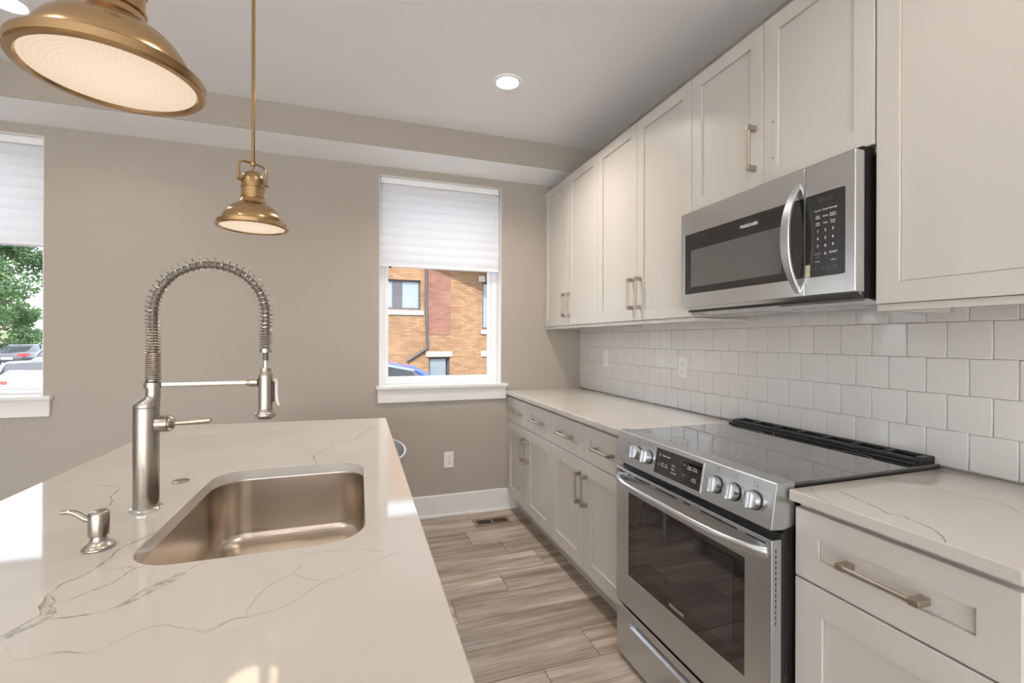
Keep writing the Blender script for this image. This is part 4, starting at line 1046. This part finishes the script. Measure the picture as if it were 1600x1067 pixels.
def brick_mat(name, a, c, mortar):
    m = mat(name, a, 0.85); br = N(m, 'ShaderNodeTexBrick'); br.inputs['Scale'].default_value = 1.0
    br.inputs['Brick Width'].default_value = 0.30; br.inputs['Row Height'].default_value = 0.082; br.inputs['Mortar Size'].default_value = 0.009
    br.inputs['Color1'].default_value = (*a,1); br.inputs['Color2'].default_value = (*c,1); br.inputs['Mortar'].default_value = (*mortar,1); br.inputs['Mortar Smooth'].default_value = 0.3; br.inputs['Bias'].default_value = 0.15
    tc = N(m, 'ShaderNodeTexCoord'); sp = N(m, 'ShaderNodeSeparateXYZ'); cb = N(m, 'ShaderNodeCombineXYZ')
    L(m, tc.outputs['Object'], sp.inputs[0]); L(m, sp.outputs[0], cb.inputs[0]); L(m, sp.outputs[2], cb.inputs[1]); L(m, cb.outputs[0], br.inputs['Vector'])
    n = N(m, 'ShaderNodeTexNoise'); n.inputs['Scale'].default_value = 0.8; n.inputs['Detail'].default_value = 4; L(m, cb.outputs[0], n.inputs['Vector'])
    r = ramp(m, n.outputs['Fac'], [(0.35,(0.85,0.85,0.85)),(0.65,(1.12,1.1,1.05))])
    mx = N(m, 'ShaderNodeMixRGB', blend_type='MULTIPLY'); mx.inputs['Fac'].default_value = 1; L(m, br.outputs['Color'], mx.inputs['Color1']); L(m, r, mx.inputs['Color2'])
    L(m, mx.outputs[0], pbsdf(m).inputs['Base Color']); add_bump(m, br.outputs['Fac'], -0.4, 0.01); return m
def building():
    YB = 18.0
    t = thing('brick_building', (3,YB,GZ), 'orange brick building across the lot, seen through the window beside the cabinets', 'building')
    M_br = brick_mat('orange_brick', (0.150,0.077,0.036), (0.21,0.128,0.066), (0.085,0.058,0.042))
    M_br2 = brick_mat('red_brick_patch', (0.13,0.055,0.038), (0.17,0.082,0.058), (0.09,0.056,0.042))
    M_stone = mat('limestone', (0.33,0.305,0.27), 0.8); M_dk = mat('dark_window_frame', (0.045,0.045,0.05), 0.5)
    M_gl = mat('outside_glass', (0.12,0.15,0.17), 0.08, 0, 0.9); M_cur = mat('curtain_grey', (0.42,0.46,0.47), 0.3)
    xs0, xs1, zt = -1.2, 12.0, 6.8
    holes = [(0.05,2.27,2.47,3.61),(2.59,3.42,-0.45,0.60),(4.76,6.3,1.74,3.66),(4.78,5.6,-0.45,0.60)]
    o = wall_with_holes('brick_wall', 'x', xs0, xs1, GZ, zt, holes, YB, YB+0.35, M_br); o.parent = t; o.location = (-3,-YB,-GZ)
    del o['kind']
    box('interior_backing', M_dk, t, xs0,xs1,YB+0.30,YB+6,GZ,zt-0.1)
    b = B(); b.box(2.55,3.45,YB-0.012,YB+0.002,1.50,6.7); b.obj('brick_patch', M_br2, t)
    for q in ((-0.05,2.395,2.254,2.43),(2.479,3.507,0.625,0.834),(4.70,6.4,1.533,1.714),(4.70,5.7,0.613,0.833),(4.60,4.86,3.66,3.90)):
        b = B(); b.box(q[0],q[1],YB-0.06,YB+0.2,q[2],q[3],bev=0.01); b.obj('stone_lintel', M_stone, t)
    def win(x0,x1,z0,z1,panes,mull=()):
        b = B(); w = 0.07
        for q in ((x0,x1,z0,z0+w),(x0,x1,z1-w,z1),(x0,x0+w,z0+w,z1-w),(x1-w,x1,z0+w,z1-w),*[(a,c,z0+w,z1-w) for a,c in mull]): b.box(q[0],q[1],YB+0.12,YB+0.20,q[2],q[3])
        f = b.obj('window', M_dk, t)
        for (a,c,e,g) in panes:
            b = B(); b.box(a,c,YB+0.16,YB+0.165,e,g); b.obj('pane', M_gl, f)
            b = B(); b.box(a,c,YB+0.20,YB+0.21,e,e+(g-e)*0.53); b.obj('lower_shade', M_cur, f)
    win(0.05,2.27,2.47,3.61,[(0.12,1.20,2.54,3.54),(1.58,2.20,2.54,3.54)],[(1.20,1.58)])
    win(2.59,3.42,-0.45,0.60,[(2.67,3.29,-0.38,0.52)]); win(4.76,6.3,1.74,3.66,[(4.83,6.23,1.81,3.59)]); win(4.78,5.6,-0.45,0.60,[(4.85,5.53,-0.38,0.53)])
    b = B(); P = [(2.48,YB-0.09,6.6),(2.48,YB-0.09,2.6),(2.54,YB-0.09,1.05),(2.50,YB-0.09,0.95),(1.75,YB-0.09,0.47)]; b.tube(P, 0.055, 12); b.obj('downspout', M_dk, t)
    # unseen sloping slab added above the view to throw the slanting shade
    b = B(); b.prism([(1.6,5.39),(7.6,3.07),(7.6,3.27),(1.6,5.60)], 'y', YB-1.0, YB+0.1); b.obj('shade_slab', mat('shade_slab_board',(0.5,0.47,0.43),0.7), t)
building()
def car(name, cx, cy, ang, color, label, dark_glass=(0.03,0.035,0.04), belt=0.0, hatch=False):
    """origin at the rear bumper centre on the ground, nose towards local +x"""
    t = thing(name, (cx,cy,GZ), label, 'car')
    mb = mat('car_paint_'+str(len(bpy.data.materials)), color, 0.22, 0.0, 0.5, 0.6); mg = mat('car_glass_'+str(len(bpy.data.materials)), dark_glass, 0.05, 0, 0.9)
    def fin(b, nm, m, p):
        o = b.obj(nm, m, None, smooth=45); o.parent = p; return o
    # cross-sections along the length: (x, half width, sill z, belt z)
    S = [(0.0,0.72,0.42,0.78),(0.06,0.82,0.30,0.93),(0.30,0.88,0.22,1.00),(1.0,0.90,0.20,0.99),(2.2,0.90,0.18,0.95),(3.3,0.90,0.20,0.93),(4.2,0.86,0.24,0.80),(4.55,0.78,0.28,0.68),(4.66,0.66,0.36,0.58)]
    b = B(); rings = []
    for x,w,z0,z1 in S:
        if x < 3.4: z1 += belt*(1.0 if x > 0.2 else 0.7)
        h = z1-z0; rings.append([(x,-w*0.86,z0),(x,w*0.86,z0),(x,w,z0+h*0.25),(x,w,z0+h*0.7),(x,w*0.90,z1-0.03),(x,w*0.80,z1),(x,-w*0.80,z1),(x,-w*0.90,z1-0.03),(x,-w,z0+h*0.7),(x,-w,z0+h*0.25)])
    b.loft(rings); body = fin(b,'body',mb,t)
    K = [(0.55,0.66,0.97,0.99),(1.25,0.66,0.97,1.40),(1.75,0.64,0.97,1.455),(2.35,0.64,0.97,1.44),(2.75,0.66,0.95,1.36),(3.45,0.70,0.92,0.945)]
    if hatch: K = [(0.08,0.68,0.97,1.02),(0.22,0.66,0.97,1.38)]+K[2:]
    b = B(); rings = []
    for x,w,z0,z1 in K: rings.append([(x,-w-0.10,z0-0.02),(x,w+0.10,z0-0.02),(x,w,z1-0.02),(x,w-0.10,z1),(x,-w+0.10,z1),(x,-w,z1-0.02)])
    b.loft(rings); fin(b,'glasshouse',mg,t)
    b = B(); rings = []
    for x,w,z in (((0.16,0.62,1.37),(0.24,0.66,1.39)) if hatch else ())+((1.18,0.60,1.385),(1.25,0.665,1.40),(1.75,0.66,1.462),(2.35,0.66,1.447),(2.72,0.66,1.375),(2.80,0.60,1.34)): rings.append([(x,-w,z-0.03),(x,w,z-0.03),(x,w-0.08,z+0.006),(x,-w+0.08,z+0.006)])
    b.loft(rings)
    for sg in (-1,1):
        for (p,q) in ((((0.06,0.74,0.98),(0.20,0.655,1.37)) if hatch else ((0.50,0.74,0.98),(1.22,0.655,1.385))),((3.48,0.76,0.93),(2.76,0.655,1.355)),((2.05,0.755,0.96),(2.02,0.65,1.44))):
            b.tube([(p[0],sg*p[1],p[2]),(q[0],sg*q[1],q[2])],0.030,8)
    fin(b,'roof',mb,t)
    for x in (0.95,3.72):
        for sg in (-1,1):
            b = B(); b.cyl((x,sg*0.70,0.32),(x,sg*0.905,0.32),0.32,28,bev=0.03); w = fin(b,'wheel',M_black,t)
            b = B(); b.cyl((x,sg*0.90,0.32),(x,sg*0.915,0.32),0.20,20); fin(b,'hub_cap',M_chrome,w)
    ml = mat('tail_red_'+str(len(bpy.data.materials)), (0.55,0.03,0.03), 0.2)
    for sg in (-1,1):
        b = B(); b.loft([[(-0.012,sg*0.46,0.74+belt*0.55),(-0.012,sg*0.46,0.88+belt*0.55),(-0.012,sg*0.74,0.90+belt*0.55),(-0.012,sg*0.76,0.74+belt*0.55)],[(0.05,sg*0.46,0.74+belt*0.55),(0.05,sg*0.46,0.90+belt*0.55),(0.06,sg*0.80,0.925+belt*0.55),(0.06,sg*0.84,0.74+belt*0.55)],[(0.34,sg*0.80,0.80+belt*0.55),(0.34,sg*0.80,0.91+belt*0.55),(0.34,sg*0.885,0.905+belt*0.55),(0.34,sg*0.892,0.80+belt*0.55)]]); fin(b,'tail_light',ml,t)
    b = B(); b.box(-0.02,0.02,-0.26,0.26,0.56,0.68); fin(b,'licence_plate',M_plate,t)
    t.rotation_euler = (0,0,ang)
car('parked_car', -6.72, 12.1, math.radians(2), (0.45,0.45,0.46), 'white car parked side-on, just outside the left window', belt=0.23, hatch=True)
car('parked_car', -20.3, 36.0, math.radians(94), (0.035,0.04,0.05), 'dark car with a red tail light parked beyond the white one')
car('parked_car', -15.9, 33.5, math.radians(-75), (0.22,0.23,0.24), 'silver car facing the window, parked to the right of the dark car')
car('parked_car', -1.86, 8.2, math.radians(-3), (0.03,0.07,0.35), 'blue car, only its roof showing above the sill of the window beside the cabinets')
# trees
def leaf_mat():
    m = mat('leaves', (0.10,0.20,0.06), 0.6); m.use_backface_culling = False
    n = N(m, 'ShaderNodeTexNoise'); n.inputs['Scale'].default_value = 2.2; L(m, coords(m), n.inputs['Vector'])
    col = ramp(m, n.outputs['Fac'], [(0.35,(0.055,0.12,0.055)),(0.65,(0.14,0.215,0.09))]); L(m, col, pbsdf(m).inputs['Base Color'])
    pbsdf(m).inputs['Subsurface Weight'].default_value = 0.0
    t = m.node_tree; out = [x for x in t.nodes if x.type == 'OUTPUT_MATERIAL'][0]; tr = t.nodes.new('ShaderNodeBsdfTranslucent'); mx = t.nodes.new('ShaderNodeMixShader'); mx.inputs[0].default_value = 0.45
    L(m, col, tr.inputs['Color']); L(m, pbsdf(m).outputs[0], mx.inputs[1]); L(m, tr.outputs[0], mx.inputs[2]); L(m, mx.outputs[0], out.inputs['Surface']); return m
M_leaf = leaf_mat(); M_bark = ground_mat('bark', (0.09,0.07,0.05), (0.17,0.135,0.10), 12)
def tree(x, y, h, r, n, z_low, label, seed, GZ=GZ, ls=1.0):
    rnd = random.Random(seed); t = thing('tree', (x,y,GZ), label, 'tree')
    b = B(); b.tube([(x,y,GZ),(x+0.05,y,GZ+h*0.25),(x-0.05,y+0.05,GZ+h*0.5),(x,y,GZ+h*0.75)],[0.16*h/6,0.13*h/6,0.10*h/6,0.05*h/6],10)
    cl = []
    for k in range(26):
        a = rnd.uniform(0,2*PI); rr = r*math.sqrt(rnd.random())*0.85; zz = z_low+(GZ+h-z_low)*rnd.random()
        kf = math.sin(PI*min(max((zz-z_low)/(GZ+h-z_low),0.12),0.92))**0.5; c = Vector((x+rr*kf*math.cos(a), y+rr*kf*math.sin(a), zz)); cl.append((c, r*rnd.uniform(0.22,0.38)))
        b.tube([(x,y,max(GZ+h*0.22, zz-h*0.22)), ((x+c.x)/2,(y+c.y)/2,zz-h*0.06), tuple(c)],[0.05*h/6,0.03*h/6,0.012*h/6],6)
    b.obj('trunk', M_bark, t)
    b = B(); bm = b.bm
    for i in range(n):
        c, cr = cl[rnd.randrange(len(cl))]; v = Vector((rnd.gauss(0,1),rnd.gauss(0,1),rnd.gauss(0,1))).normalized()*cr*rnd.random()**0.4
        p = c+Vector((v.x,v.y,v.z*0.75)); s = rnd.uniform(0.05,0.10)*ls; u = Vector((rnd.gauss(0,1),rnd.gauss(0,1),rnd.gauss(0,1))).normalized(); w = u.orthogonal().normalized()
        bm.faces.new([bm.verts.new(p+q) for q in (u*s, w*s*0.55, -u*s, -w*s*0.55)])
    b.obj('foliage', M_leaf, t, recalc=False)
tree(-24.4, 42.0, 9.8, 4.1, 17000, 0.3, 'big leafy tree behind the parked cars, filling the left window', 1, ls=1.5)
tree(-37.5, 47.0, 10.0, 4.6, 7000, 1.0, 'leafy tree farther off to the left of the big one', 2, ls=2.0)
for i, (x, y, h, r) in enumerate(((-62,105,9,6),(-45,118,8,6.5),(-72,125,9,7),(-56,135,9,6.5),(-88,118,9,7),(-38,136,8,6))):
    tree(x, y, h, r, 3000, -0.5+(y-45)*0.0352+0.4, 'low green tree in the row on the horizon beyond the meadow', 10+i, GZ=-0.52+(y-45)*0.0352, ls=4.5)
for o in bpy.data.objects:
    if o.get('label', '').startswith('low green tree'): o['group'] = 'trees on the horizon'
